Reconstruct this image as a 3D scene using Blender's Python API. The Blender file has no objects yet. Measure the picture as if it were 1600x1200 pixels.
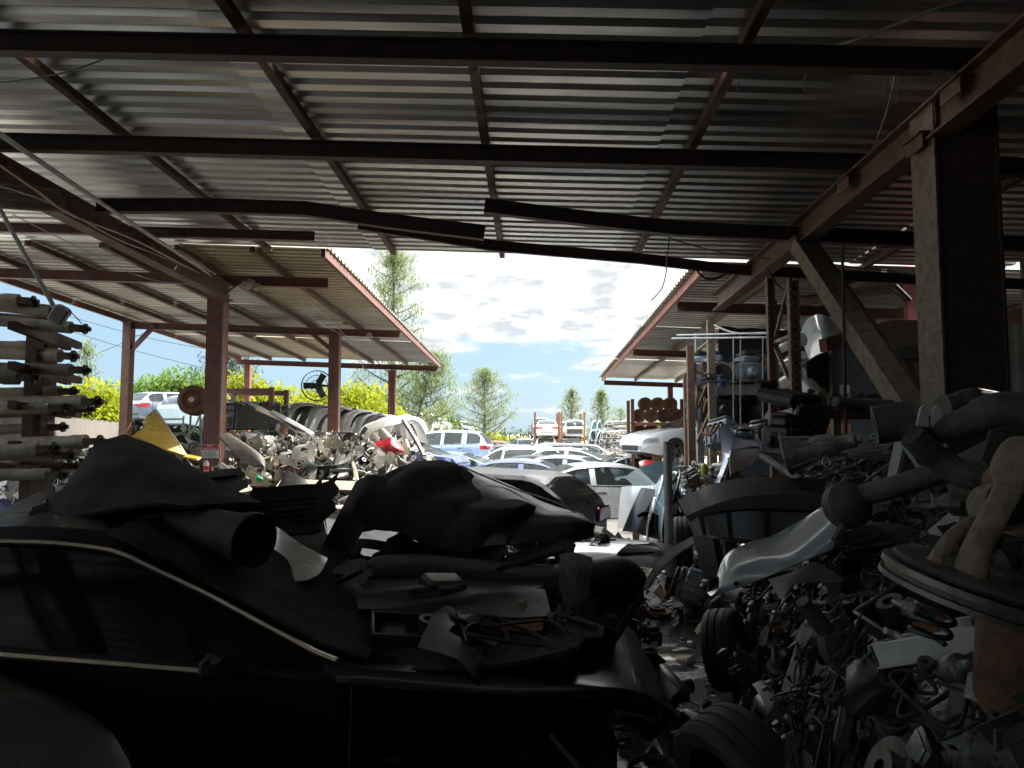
import bpy, math, random
from mathutils import Vector, Matrix, Euler, noise as mnoise
R = math.radians
rnd = random.Random(7)
scene = bpy.context.scene
col = bpy.data.collections.new('yard'); scene.collection.children.link(col)

# ------------------------------------------------------------------ camera
CAM = Vector((0, 0, 1.8)); FPX = 1110.0
cd = bpy.data.cameras.new('camera'); cam = bpy.data.objects.new('camera', cd); col.objects.link(cam)
cam.location = CAM; cam.rotation_euler = (R(94.02), 0, R(1.65))
cd.sensor_width = 36; cd.lens = 36*FPX/1600; cd.clip_start = .05; cd.clip_end = 3000
scene.camera = cam
CM = cam.rotation_euler.to_matrix(); CR, CU, CF = CM.col[0], CM.col[1], -CM.col[2]
def at(px, py, Y):
    d = CF + CR*((px-800)/FPX) + CU*((600-py)/FPX)
    return CAM + d*(Y/d.y)
def proj(p):
    d = p-CAM; f = d.dot(CF)
    if f < .05: return None
    return (800+FPX*d.dot(CR)/f, 600-FPX*d.dot(CU)/f, f)

# ------------------------------------------------------------------ materials
MATS = {}
def pbr(name, c1, c2=None, rough=.6, metal=0., scale=6., bump=.0, bscale=None, coat=0., rr=.0, objvar=.0, spec=.5, contrast=(.35,.65), stretch=None):
    m = bpy.data.materials.new(name); m.use_nodes = True; nt = m.node_tree; N = nt.nodes; Lk = nt.links
    b = N['Principled BSDF']; b.inputs['Metallic'].default_value = metal; b.inputs['Roughness'].default_value = rough
    b.inputs['Coat Weight'].default_value = coat; b.inputs['Coat Roughness'].default_value = .08; b.inputs['Specular IOR Level'].default_value = spec
    tc = N.new('ShaderNodeTexCoord'); src = tc.outputs['Object']
    if stretch:
        mp = N.new('ShaderNodeMapping'); mp.inputs['Scale'].default_value = stretch; Lk.new(src, mp.inputs['Vector']); src = mp.outputs['Vector']
    nz = N.new('ShaderNodeTexNoise'); nz.inputs['Scale'].default_value = scale; nz.inputs['Detail'].default_value = 6; nz.inputs['Roughness'].default_value = .65
    Lk.new(src, nz.inputs['Vector'])
    c2 = c2 or tuple(x*.75 for x in c1)
    cr = N.new('ShaderNodeValToRGB'); cr.color_ramp.elements[0].position = contrast[0]; cr.color_ramp.elements[1].position = contrast[1]
    cr.color_ramp.elements[0].color = (*c1, 1); cr.color_ramp.elements[1].color = (*c2, 1)
    Lk.new(nz.outputs['Fac'], cr.inputs['Fac']); out = cr.outputs['Color']
    if objvar:
        oi = N.new('ShaderNodeObjectInfo'); mr = N.new('ShaderNodeMapRange'); mr.inputs['To Min'].default_value = 1-objvar; mr.inputs['To Max'].default_value = 1+objvar
        hs = N.new('ShaderNodeHueSaturation'); Lk.new(oi.outputs['Random'], mr.inputs['Value']); Lk.new(mr.outputs['Result'], hs.inputs['Value']); Lk.new(out, hs.inputs['Color']); out = hs.outputs['Color']
    Lk.new(out, b.inputs['Base Color'])
    if rr:
        m2 = N.new('ShaderNodeMapRange'); m2.inputs['To Min'].default_value = max(.02, rough-rr); m2.inputs['To Max'].default_value = min(1, rough+rr)
        n2 = N.new('ShaderNodeTexNoise'); n2.inputs['Scale'].default_value = scale*.6; n2.inputs['Detail'].default_value = 4; Lk.new(src, n2.inputs['Vector'])
        m2.inputs['From Min'].default_value = .3; m2.inputs['From Max'].default_value = .7
        Lk.new(n2.outputs['Fac'], m2.inputs['Value']); Lk.new(m2.outputs['Result'], b.inputs['Roughness'])
    if bump:
        n3 = N.new('ShaderNodeTexNoise'); n3.inputs['Scale'].default_value = bscale or scale*4; n3.inputs['Detail'].default_value = 5; Lk.new(src, n3.inputs['Vector'])
        bp = N.new('ShaderNodeBump'); bp.inputs['Strength'].default_value = bump; bp.inputs['Distance'].default_value = .02
        Lk.new(n3.outputs['Fac'], bp.inputs['Height']); Lk.new(bp.outputs['Normal'], b.inputs['Normal'])
    MATS[name] = m; return m
def paint(name, c, rough=.3, coat=.9, dirt=.35, metal=.25):
    d = tuple(x*.55+.05 for x in c)
    return pbr(name, c, tuple(c[i]*(1-dirt)+d[i]*dirt for i in range(3)), rough=rough, metal=metal, scale=2.2, coat=coat, rr=.14, contrast=(.42,.75))
pbr('roof_zinc', (.74,.735,.70), (.47,.455,.415), rough=.42, metal=.85, scale=1.6, rr=.14, objvar=.26, stretch=(.5,3,1), contrast=(.3,.72))
pbr('roof_dull', (.46,.44,.39), (.27,.25,.215), rough=.5, metal=.6, scale=1.6, rr=.12, objvar=.25, stretch=(.5,3,1), contrast=(.3,.72))
pbr('blue_cast', (.33,.38,.43), (.15,.175,.20), rough=.5, metal=.3, scale=9, bump=.35, objvar=.25)
pbr('roof_beige', (.50,.43,.29), (.34,.29,.20), rough=.6, scale=1.6, objvar=.1, stretch=(.5,3,1))
pbr('red_steel', (.20,.08,.056), (.115,.052,.04), rough=.6, scale=7, bump=.25, rr=.15, contrast=(.4,.7))
pbr('brown_steel', (.17,.085,.05), (.085,.05,.036), rough=.7, scale=9, bump=.35, rr=.12)
pbr('dark_steel', (.045,.033,.03), (.075,.04,.028), rough=.65, scale=6, bump=.25)
pbr('rusty_tan', (.24,.185,.125), (.15,.10,.065), rough=.75, scale=16, bump=.4, contrast=(.45,.62))
pbr('galv', (.36,.36,.35), (.24,.24,.235), rough=.45, metal=.6, scale=8, rr=.12, objvar=.15)
pbr('grease', (.028,.026,.024), (.07,.062,.052), rough=.42, metal=.2, scale=9, bump=.4, rr=.22, objvar=.3)
pbr('grease_dull', (.06,.054,.045), (.12,.10,.08), rough=.7, scale=12, bump=.5, objvar=.3)
pbr('alloy', (.30,.29,.26), (.13,.12,.105), rough=.45, metal=.55, scale=10, bump=.35, rr=.15, objvar=.25, contrast=(.35,.7))
pbr('cast_iron', (.15,.125,.10), (.085,.062,.046), rough=.65, metal=.3, scale=14, bump=.4, objvar=.25)
pbr('rust', (.21,.085,.035), (.09,.045,.028), rough=.8, scale=12, bump=.4, objvar=.25)
pbr('disc_steel', (.20,.17,.135), (.10,.075,.055), rough=.5, metal=.5, scale=8, bump=.2, rr=.15)
pbr('plastic', (.022,.022,.023), (.036,.034,.032), rough=.45, scale=5, bump=.1, rr=.15, objvar=.2)
pbr('rubber', (.022,.021,.02), (.045,.04,.035), rough=.75, scale=7, bump=.2, objvar=.2)
pbr('carpet', (.075,.075,.060), (.030,.032,.025), rough=.92, scale=4, bump=.8, bscale=130, spec=.15)
pbr('felt', (.16,.145,.12), (.075,.066,.055), rough=.95, scale=14, bump=1., bscale=90, spec=.1)
pbr('white_plastic', (.62,.60,.55), (.40,.37,.31), rough=.5, scale=4, objvar=.2, rr=.1)
pbr('grey_plastic', (.27,.27,.27), (.17,.165,.155), rough=.5, scale=5, objvar=.3)
pbr('beige', (.50,.43,.31), (.34,.28,.19), rough=.7, scale=5, objvar=.2)
pbr('chrome', (.75,.72,.66), (.6,.57,.5), rough=.18, metal=1., scale=5)
pbr('brass_trim', (.48,.42,.33), (.36,.31,.24), rough=.34, metal=1., scale=5)
pbr('wood', (.13,.115,.10), (.07,.062,.055), rough=.9, scale=3, bump=.4, objvar=.25, stretch=(6,6,.6))
pbr('timber', (.45,.32,.19), (.3,.2,.11), rough=.85, scale=3, stretch=(1,6,6))
pbr('red_lens', (.42,.012,.016), (.25,.008,.01), rough=.15, coat=1., scale=4)
pbr('clear_lens', (.5,.52,.52), (.3,.32,.33), rough=.12, coat=1., scale=6)
pbr('leather', (.021,.02,.019), (.03,.028,.025), rough=.42, scale=25, bump=.25)
pbr('sign_white', (.72,.70,.64), (.6,.57,.5), rough=.5, scale=8)
pbr('sign_red', (.55,.02,.03), (.45,.02,.03), rough=.5, scale=8)
pbr('sign_ink', (.2,.18,.16), rough=.6)
pbr('pink_wall', (.62,.24,.22), (.48,.18,.17), rough=.85, scale=2)
pbr('tarp', (.032,.042,.055), (.02,.026,.034), rough=.6, scale=2, bump=.3, bscale=5)
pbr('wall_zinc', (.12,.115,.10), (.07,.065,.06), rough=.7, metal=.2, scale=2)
pbr('pvc', (.55,.50,.42), (.40,.36,.29), rough=.5, scale=5, objvar=.15)
pbr('shaft_paint', (.60,.53,.40), (.32,.25,.17), rough=.55, scale=9, bump=.3, rr=.15, objvar=.45, contrast=(.45,.7))
pbr('yellow_paint', (.68,.46,.09), (.50,.31,.05), rough=.45, scale=6, coat=.2)
pbr('cable_black', (.012,.012,.012), rough=.5)
pbr('cable_grey', (.42,.40,.36), (.3,.28,.25), rough=.5)
pbr('copper', (.38,.17,.09), (.24,.10,.06), rough=.5, metal=.4)
pbr('orange_steel', (.36,.13,.07), (.20,.085,.055), rough=.6, scale=8, bump=.2)
pbr('blue_plastic', (.03,.07,.22), rough=.4)
pbr('yellow_plastic', (.75,.62,.03), rough=.4)
pbr('green_plastic', (.02,.36,.15), rough=.4)
pbr('bark', (.16,.13,.10), (.09,.07,.055), rough=.9, scale=8, bump=.5)
for n, c in dict(white=(.80,.80,.78), silver=(.52,.53,.54), pale_blue=(.23,.33,.50), navy=(.035,.06,.17), grey_blue=(.16,.20,.27), black=(.003,.003,.0035), dark_grey=(.05,.05,.055), grey=(.22,.22,.22), green_black=(.007,.011,.008), red=(.40,.012,.02), ice_blue=(.42,.55,.66), teal=(.05,.12,.16), maroon=(.13,.03,.035), gold=(.45,.40,.32)).items():
    paint('paint_'+n, c, metal=.0 if n in ('white','red','black') else .3, rough=.28 if n == 'black' else .3, dirt=.1 if n == 'black' else .35)
MATS['paint_green_black'].node_tree.nodes['Principled BSDF'].inputs['Coat Weight'].default_value = 0; MATS['paint_green_black'].node_tree.nodes['Principled BSDF'].inputs['Specular IOR Level'].default_value = .06; MATS['paint_green_black'].node_tree.nodes['Principled BSDF'].inputs['Metallic'].default_value = 0; pbr('web_brown', (.15,.095,.07), (.09,.06,.048), rough=.75, scale=8, bump=.3); paint('paint_lilac', (.42,.42,.55)); paint('paint_pale', (.82,.88,.92), metal=0, dirt=.2); [setattr(MATS[k].node_tree.nodes['Principled BSDF'].inputs['Coat Weight'], 'default_value', .12) for k in ('paint_black','paint_green_black')]; [setattr(MATS[k].node_tree.nodes['Principled BSDF'].inputs['Specular IOR Level'], 'default_value', .25) for k in ('paint_black','paint_green_black')]; pbr('dusty_glass', (.008,.008,.009), (.02,.019,.018), rough=.3, scale=3)
def glass(name, tint, fac):
    m = bpy.data.materials.new(name); m.use_nodes = True; nt = m.node_tree; N = nt.nodes; Lk = nt.links
    b = N['Principled BSDF']; b.inputs['Base Color'].default_value = (*[x*.1 for x in tint], 1); b.inputs['Roughness'].default_value = .05
    t = N.new('ShaderNodeBsdfTransparent'); t.inputs['Color'].default_value = (*tint, 1); mx = N.new('ShaderNodeMixShader'); mx.inputs['Fac'].default_value = fac
    Lk.new(t.outputs[0], mx.inputs[1]); Lk.new(b.outputs[0], mx.inputs[2]); Lk.new(mx.outputs[0], N['Material Output'].inputs['Surface']); MATS[name] = m
glass('glass', (.55,.63,.63), .38); glass('dark_glass', (.10,.11,.11), .8); glass('aqua_glass', (.55,.75,.78), .5)
def leaf(name, c1, c2, tr=.45):
    m = bpy.data.materials.new(name); m.use_nodes = True; nt = m.node_tree; N = nt.nodes; Lk = nt.links
    N.remove(N['Principled BSDF']); g = N.new('ShaderNodeNewGeometry'); cr = N.new('ShaderNodeValToRGB')
    cr.color_ramp.elements[0].color = (*c1, 1); cr.color_ramp.elements[1].color = (*c2, 1); Lk.new(g.outputs['Random Per Island'], cr.inputs['Fac'])
    d = N.new('ShaderNodeBsdfDiffuse'); t = N.new('ShaderNodeBsdfTranslucent'); mx = N.new('ShaderNodeMixShader'); mx.inputs['Fac'].default_value = tr
    Lk.new(cr.outputs['Color'], d.inputs['Color']); Lk.new(cr.outputs['Color'], t.inputs['Color'])
    Lk.new(d.outputs[0], mx.inputs[1]); Lk.new(t.outputs[0], mx.inputs[2]); Lk.new(mx.outputs[0], N['Material Output'].inputs['Surface']); MATS[name] = m
leaf('leaf_yellow', (.12,.17,.012), (.36,.36,.03)); leaf('leaf_green', (.04,.085,.02), (.16,.24,.05)); leaf('leaf_pine', (.09,.125,.055), (.27,.32,.15)); leaf('leaf_dark', (.03,.055,.028), (.09,.12,.055), .3)

# ------------------------------------------------------------------ mesh kit
def frame(d, up=Vector((0,0,1))):
    d = d.normalized()
    if abs(d.dot(up)) > .98: up = Vector((0,1,0))
    x = up.cross(d).normalized(); return x, d.cross(x).normalized(), d
class MB:
    def __init__(s): s.v = []; s.f = []; s.m = []; s.mats = []; s.cur = 0
    def mat(s, n):
        if n not in s.mats: s.mats.append(n)
        s.cur = s.mats.index(n); return s
    def add(s, vs, fs, M=None):
        o = len(s.v); s.v += [tuple(M @ Vector(p)) if M else tuple(p) for p in vs]
        for f in fs: s.f.append([o+i for i in f]); s.m.append(s.cur)
        return s
    def box(s, c, sz, M=None, bv=0.):
        x, y, z = [k/2 for k in sz]; c = Vector(c)
        if not bv:
            vs = [c+Vector((a*x, b*y, d*z)) for a in (-1,1) for b in (-1,1) for d in (-1,1)]
            return s.add(vs, [(0,1,3,2),(4,6,7,5),(0,4,5,1),(2,3,7,6),(0,2,6,4),(1,5,7,3)], M)
        bv = min(bv, x*.95, y*.95, z*.95); rings = []
        for zz, ins in ((-z, bv), (-z+bv, 0), (z-bv, 0), (z, bv)):
            X, Y = x-ins, y-ins; q = bv*.7
            rings.append([c+Vector(p+(zz,)) for p in ((-X+q,-Y),(X-q,-Y),(X,-Y+q),(X,Y-q),(X-q,Y),(-X+q,Y),(-X,Y-q),(-X,-Y+q))])
        return s.rings(rings, True, True, M)
    def rings(s, rs, cap0=True, cap1=True, M=None, closed=True):
        n = len(rs[0]); vs = [p for r in rs for p in r]; fs = []
        for i in range(len(rs)-1):
            for j in range(n if closed else n-1):
                k = (j+1) % n; fs.append((i*n+j, i*n+k, (i+1)*n+k, (i+1)*n+j))
        if cap0: fs.append(tuple(range(n-1, -1, -1)))
        if cap1: fs.append(tuple((len(rs)-1)*n+j for j in range(n)))
        return s.add(vs, fs, M)
    def bar(s, p, q, w, h=None, up=Vector((0,0,1)), M=None):
        p, q = Vector(p), Vector(q); h = h or w; x, y, d = frame(q-p, up)
        o = [(-1,-1),(1,-1),(1,1),(-1,1)]
        return s.rings([[c+x*(a*w/2)+y*(b*h/2) for a, b in o] for c in (p, q)], True, True, M)
    def ibeam(s, p, q, w, h, t=.014, up=Vector((0,0,1))):
        p, q = Vector(p), Vector(q); x, y, d = frame(q-p, up); W, H = w/2, h/2
        o = [(-W,-H),(W,-H),(W,-H+t),(t/2,-H+t),(t/2,H-t),(W,H-t),(W,H),(-W,H),(-W,H-t),(-t/2,H-t),(-t/2,-H+t),(-W,-H+t)]
        return s.rings([[c+x*a+y*b for a, b in o] for c in (p, q)])
    def tube(s, pts, r, n=8, cap=True, M=None, flat=1.):
        pts = [Vector(p) for p in pts]; rs = []; k = len(pts); px = None
        for i, p in enumerate(pts):
            d = (pts[min(i+1,k-1)]-pts[max(i-1,0)])
            if d.length < 1e-6: d = Vector((0,0,1))
            d.normalize()
            if px is None: x, y, _ = frame(d)
            else:
                x = px-d*px.dot(d)
                if x.length < 1e-4: x = frame(d)[0]
                x.normalize(); y = d.cross(x)
            px = x; rr = r[i] if isinstance(r, (list, tuple)) else r
            rs.append([p+x*(math.cos(a)*rr)+y*(math.sin(a)*rr*flat) for a in [2*math.pi*j/n for j in range(n)]])
        return s.rings(rs, cap, cap, M)
    def lathe(s, prof, n=24, M=None, closed=False):
        rs = [[Vector((r*math.cos(a), r*math.sin(a), z)) for a in [2*math.pi*j/n for j in range(n)]] for r, z in prof]
        if closed: rs.append(rs[0])
        return s.rings(rs, not closed and prof[0][0] > 1e-4, not closed and prof[-1][0] > 1e-4, M)
    def prism(s, o, t, M=None):
        n = len(o); vs = [(x, y, 0) for x, y in o]+[(x, y, t) for x, y in o]
        return s.add(vs, [tuple(range(n-1,-1,-1)), tuple(range(n, 2*n))]+[(i, (i+1)%n, n+(i+1)%n, n+i) for i in range(n)], M)
    def shell(s, g, t, M=None, skip=None):
        nu, nv = len(g), len(g[0]); nor = []
        for i in range(nu):
            row = []
            for j in range(nv):
                a = g[min(i+1,nu-1)][j]-g[max(i-1,0)][j]; b = g[i][min(j+1,nv-1)]-g[i][max(j-1,0)]
                c = a.cross(b); row.append(c.normalized() if c.length > 1e-9 else Vector((0,0,1)))
            nor.append(row)
        fr = [p for r in g for p in r]; bk = [g[i][j]-nor[i][j]*t for i in range(nu) for j in range(nv)]
        K = nu*nv; ed = {}; fs = []
        for i in range(nu-1):
            for j in range(nv-1):
                if skip and skip(i/(nu-1), j/(nv-1)): continue
                q = (i*nv+j, (i+1)*nv+j, (i+1)*nv+j+1, i*nv+j+1); fs.append(q); fs.append(tuple(K+a for a in reversed(q)))
                for a, b in zip(q, q[1:]+q[:1]): ed[(a,b)] = 1
        for a, b in list(ed):
            if (b,a) not in ed: fs.append((b, a, K+a, K+b))
        return s.add(fr+bk, fs, M)
    def build(s, name, parent=None, smooth=35, mats=None):
        me = s.mesh(name, smooth, mats); o = bpy.data.objects.new(name, me); col.objects.link(o)
        if parent: o.parent = parent
        return o
    def mesh(s, name, smooth=35, mats=None):
        me = bpy.data.meshes.new(name); me.from_pydata(s.v, [], s.f)
        for n in (mats or s.mats): me.materials.append(MATS[n])
        me.polygons.foreach_set('material_index', s.m)
        if smooth:
            me.polygons.foreach_set('use_smooth', [True]*len(s.f)); me.update()
            me.set_sharp_from_angle(angle=R(smooth))
        me.update(); return me
def mb(m): return MB().mat(m)
def T(loc=(0,0,0), rot=(0,0,0), sc=1.): return Matrix.Translation(Vector(loc)) @ Euler(rot).to_matrix().to_4x4() @ Matrix.Scale(sc, 4)
def tag(o, label, cat, group=None, kind=None):
    if label: o['label'] = label
    if cat: o['category'] = cat
    if group: o['group'] = group
    if kind: o['kind'] = kind
    return o
def thing(name, label, cat, loc=(0,0,0), rot=(0,0,0), group=None):
    o = bpy.data.objects.new(name, None); o.empty_display_size = .2; col.objects.link(o); o.location = loc; o.rotation_euler = rot
    return tag(o, label, cat, group)
def structure(o): o['kind'] = 'structure'; return o
def kids(o): return [c for c in col.objects if c.parent == o]
def cr(pts, n):            # Catmull-Rom resample
    pts = [Vector(p) for p in pts]; k = len(pts); out = []
    for i in range(n):
        u = i/(n-1)*(k-1); a = min(int(u), k-2); t = u-a
        p0, p1, p2, p3 = pts[max(a-1,0)], pts[a], pts[a+1], pts[min(a+2,k-1)]
        out.append(.5*((2*p1)+(p2-p0)*t+(2*p0-5*p1+4*p2-p3)*t*t+(3*p1-p0-3*p2+p3)*t**3))
    return out
def lin(pts, n):
    pts = [Vector(p) for p in pts]; k = len(pts)-1
    return [pts[min(int(i/(n-1)*k), k-1)].lerp(pts[min(int(i/(n-1)*k), k-1)+1], i/(n-1)*k-min(int(i/(n-1)*k), k-1)) for i in range(n)]
def loft(rows, nu, nv, amp=0., fs=3., seed=0., ridge=0., crease=0., ncr=14, sharp=False):
    fn_ = lin if sharp else cr
    rs = [fn_(r, nv) for r in rows]; g = [fn_([r[j] for r in rs], nu) for j in range(nv)]
    if crease:
        q_ = random.Random(seed); ls = []
        for _ in range(ncr): a = q_.uniform(0, math.pi); ls.append((math.cos(a), math.sin(a), q_.uniform(-.1, 1.3), q_.uniform(.06, .2), q_.choice((1,1,-1))*q_.uniform(.35, 1), q_.uniform(0,1), q_.uniform(.15,.5)))
        for j in range(nv):
            for i in range(nu):
                u, v = i/(nu-1), j/(nv-1)*1.6; h = 0.
                for a, b, c, w, s, t0, tl in ls:
                    d = abs(a*u+b*v-c); tt = -b*u+a*v
                    h += s*max(0, 1-d/w)*max(0, 1-abs(tt-t0)/tl/2)
                g[j][i] = g[j][i]+Vector((.2*h, -h, .6*h))*crease
    g = [[g[j][i] for j in range(nv)] for i in range(nu)]
    if amp:
        for i in range(nu):
            for j in range(nv):
                p = g[i][j]
                if ridge:
                    n = (mnoise.noise(p*fs*.8+Vector((seed,3,0))), mnoise.noise(p*fs*1.9+Vector((0,seed,5))), mnoise.noise(p*fs*4.2+Vector((seed,1,7))))
                    k = sum(w*(1-2*min(1, abs(x)*2.2)) for w, x in zip((1,.5,.22), n)); g[i][j] = p+Vector((.25*k,-1.*k,.5*k))*ridge
                    p = g[i][j]
                d = mnoise.noise_vector(p*fs+Vector((seed,0,0))); e = mnoise.noise_vector(p*fs*3.1+Vector((0,seed,0))); g[i][j] = p+d*amp+e*amp*.35
    return g
def lerp_t(x, tb):
    if x <= tb[0][0]: return tb[0][1]
    for (a, b), (c, d) in zip(tb, tb[1:]):
        if x <= c: return b+(d-b)*(x-a)/(c-a)
    return tb[-1][1]
def wire(name, label, pts, r=.008, m='cable_black', group=None, n=24, cat='cable'):
    return tag(mb(m).tube(cr(pts, n), r, 6).build(name), label, cat, group)
# ------------------------------------------------------------------ light, sky
w = bpy.data.worlds.new('World'); scene.world = w; w.use_nodes = True
nt = w.node_tree; N = nt.nodes; Lk = nt.links
SUN_AZ, SUN_EL = 35, 40
sky = N.new('ShaderNodeTexSky'); sky.sky_type = 'NISHITA'; sky.sun_disc = False; sky.sun_elevation = R(SUN_EL); sky.sun_rotation = R(SUN_AZ)
bg = N['Background']; bg.inputs['Strength'].default_value = .1
tc = N.new('ShaderNodeTexCoord'); sp = N.new('ShaderNodeSeparateXYZ'); Lk.new(tc.outputs['Generated'], sp.inputs[0])
def mth(op, a, b=None, clamp=False):
    n = N.new('ShaderNodeMath'); n.operation = op; n.use_clamp = clamp
    for i, x in enumerate((a, b)):
        if x is None: continue
        if isinstance(x, (int, float)): n.inputs[i].default_value = x
        else: Lk.new(x, n.inputs[i])
    return n.outputs[0]
zc = mth('MAXIMUM', sp.outputs['Z'], .0); den = mth('ADD', zc, .16)
cx = mth('DIVIDE', sp.outputs['X'], den); cy = mth('DIVIDE', sp.outputs['Y'], den)
cb = N.new('ShaderNodeCombineXYZ'); Lk.new(cx, cb.inputs[0]); Lk.new(cy, cb.inputs[1])
n1 = N.new('ShaderNodeTexNoise'); n1.inputs['Scale'].default_value = 1.5; n1.inputs['Detail'].default_value = 9; n1.inputs['Roughness'].default_value = .58; Lk.new(cb.outputs[0], n1.inputs['Vector'])
n2 = N.new('ShaderNodeTexNoise'); n2.inputs['Scale'].default_value = 5.5; n2.inputs['Detail'].default_value = 7; n2.inputs['Roughness'].default_value = .55; Lk.new(cb.outputs[0], n2.inputs['Vector'])
mr = N.new('ShaderNodeMapRange'); mr.inputs['From Min'].default_value = .07; mr.inputs['From Max'].default_value = .20; mr.inputs['To Min'].default_value = -.08; mr.inputs['To Max'].default_value = .30; Lk.new(sp.outputs['Z'], mr.inputs['Value'])
mx_ = N.new('ShaderNodeMapRange'); mx_.inputs['From Min'].default_value = -.55; mx_.inputs['From Max'].default_value = -.25; mx_.inputs['To Min'].default_value = -.22; mx_.inputs['To Max'].default_value = .0; Lk.new(sp.outputs['X'], mx_.inputs['Value'])
cov = mth('ADD', mth('ADD', n1.outputs['Fac'], mr.outputs[0]), mx_.outputs[0])
ms = N.new('ShaderNodeMapRange'); ms.interpolation_type = 'SMOOTHSTEP'; ms.inputs['From Min'].default_value = .47; ms.inputs['From Max'].default_value = .66; Lk.new(cov, ms.inputs['Value'])
cr_ = N.new('ShaderNodeValToRGB'); cr_.color_ramp.elements[0].position = .38; cr_.color_ramp.elements[0].color = (2.55,2.7,2.85,1); cr_.color_ramp.elements[1].position = .56; cr_.color_ramp.elements[1].color = (4.6,4.6,4.55,1); Lk.new(n2.outputs['Fac'], cr_.inputs['Fac'])
mixc = N.new('ShaderNodeMix'); mixc.data_type = 'RGBA'; Lk.new(ms.outputs[0], mixc.inputs['Factor']); dim = N.new('ShaderNodeVectorMath'); dim.operation = 'SCALE'; dim.inputs['Scale'].default_value = .42; Lk.new(sky.outputs[0], dim.inputs[0]); mp_ = N.new('ShaderNodeMix'); mp_.data_type = 'RGBA'; mp_.inputs['Factor'].default_value = .75; Lk.new(dim.outputs[0], mp_.inputs['A']); mp_.inputs['B'].default_value = (1.75,2.65,3.45,1); Lk.new(mp_.outputs['Result'], mixc.inputs['A']); Lk.new(cr_.outputs[0], mixc.inputs['B'])
high_sky_boost = N.new('ShaderNodeMapRange'); high_sky_boost.interpolation_type = 'SMOOTHSTEP'; high_sky_boost.inputs['From Min'].default_value = .27; high_sky_boost.inputs['From Max'].default_value = .6; high_sky_boost.inputs['To Min'].default_value = .66; high_sky_boost.inputs['To Max'].default_value = 3.6; Lk.new(sp.outputs['Z'], high_sky_boost.inputs['Value'])  # unseen high sky brightened to add light under the roof
vm = N.new('ShaderNodeVectorMath'); vm.operation = 'SCALE'; Lk.new(mixc.outputs['Result'], vm.inputs[0]); Lk.new(high_sky_boost.outputs[0], vm.inputs['Scale'])
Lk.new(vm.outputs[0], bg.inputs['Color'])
sl = bpy.data.lights.new('sun', 'SUN'); sl.energy = 2.7; sl.angle = R(.5); sl.color = (1,.95,.86); so = bpy.data.objects.new('sun', sl); col.objects.link(so)
sd = Vector((math.sin(R(SUN_AZ))*math.cos(R(SUN_EL)), math.cos(R(SUN_AZ))*math.cos(R(SUN_EL)), math.sin(R(SUN_EL))))
so.rotation_euler = (-sd).to_track_quat('-Z', 'Y').to_euler(); so.location = (0,0,30)
scene.view_settings.view_transform = 'Standard'; scene.view_settings.look = 'None'; scene.view_settings.exposure = 2.2; scene.view_settings.gamma = 1
scene.cycles.max_bounces = 8; scene.cycles.diffuse_bounces = 5; scene.cycles.glossy_bounces = 4; scene.cycles.transparent_max_bounces = 12
scene.cycles.sample_clamp_indirect = 6; scene.cycles.caustics_reflective = False; scene.cycles.caustics_refractive = False
scene.cycles.use_denoising = True

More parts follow.
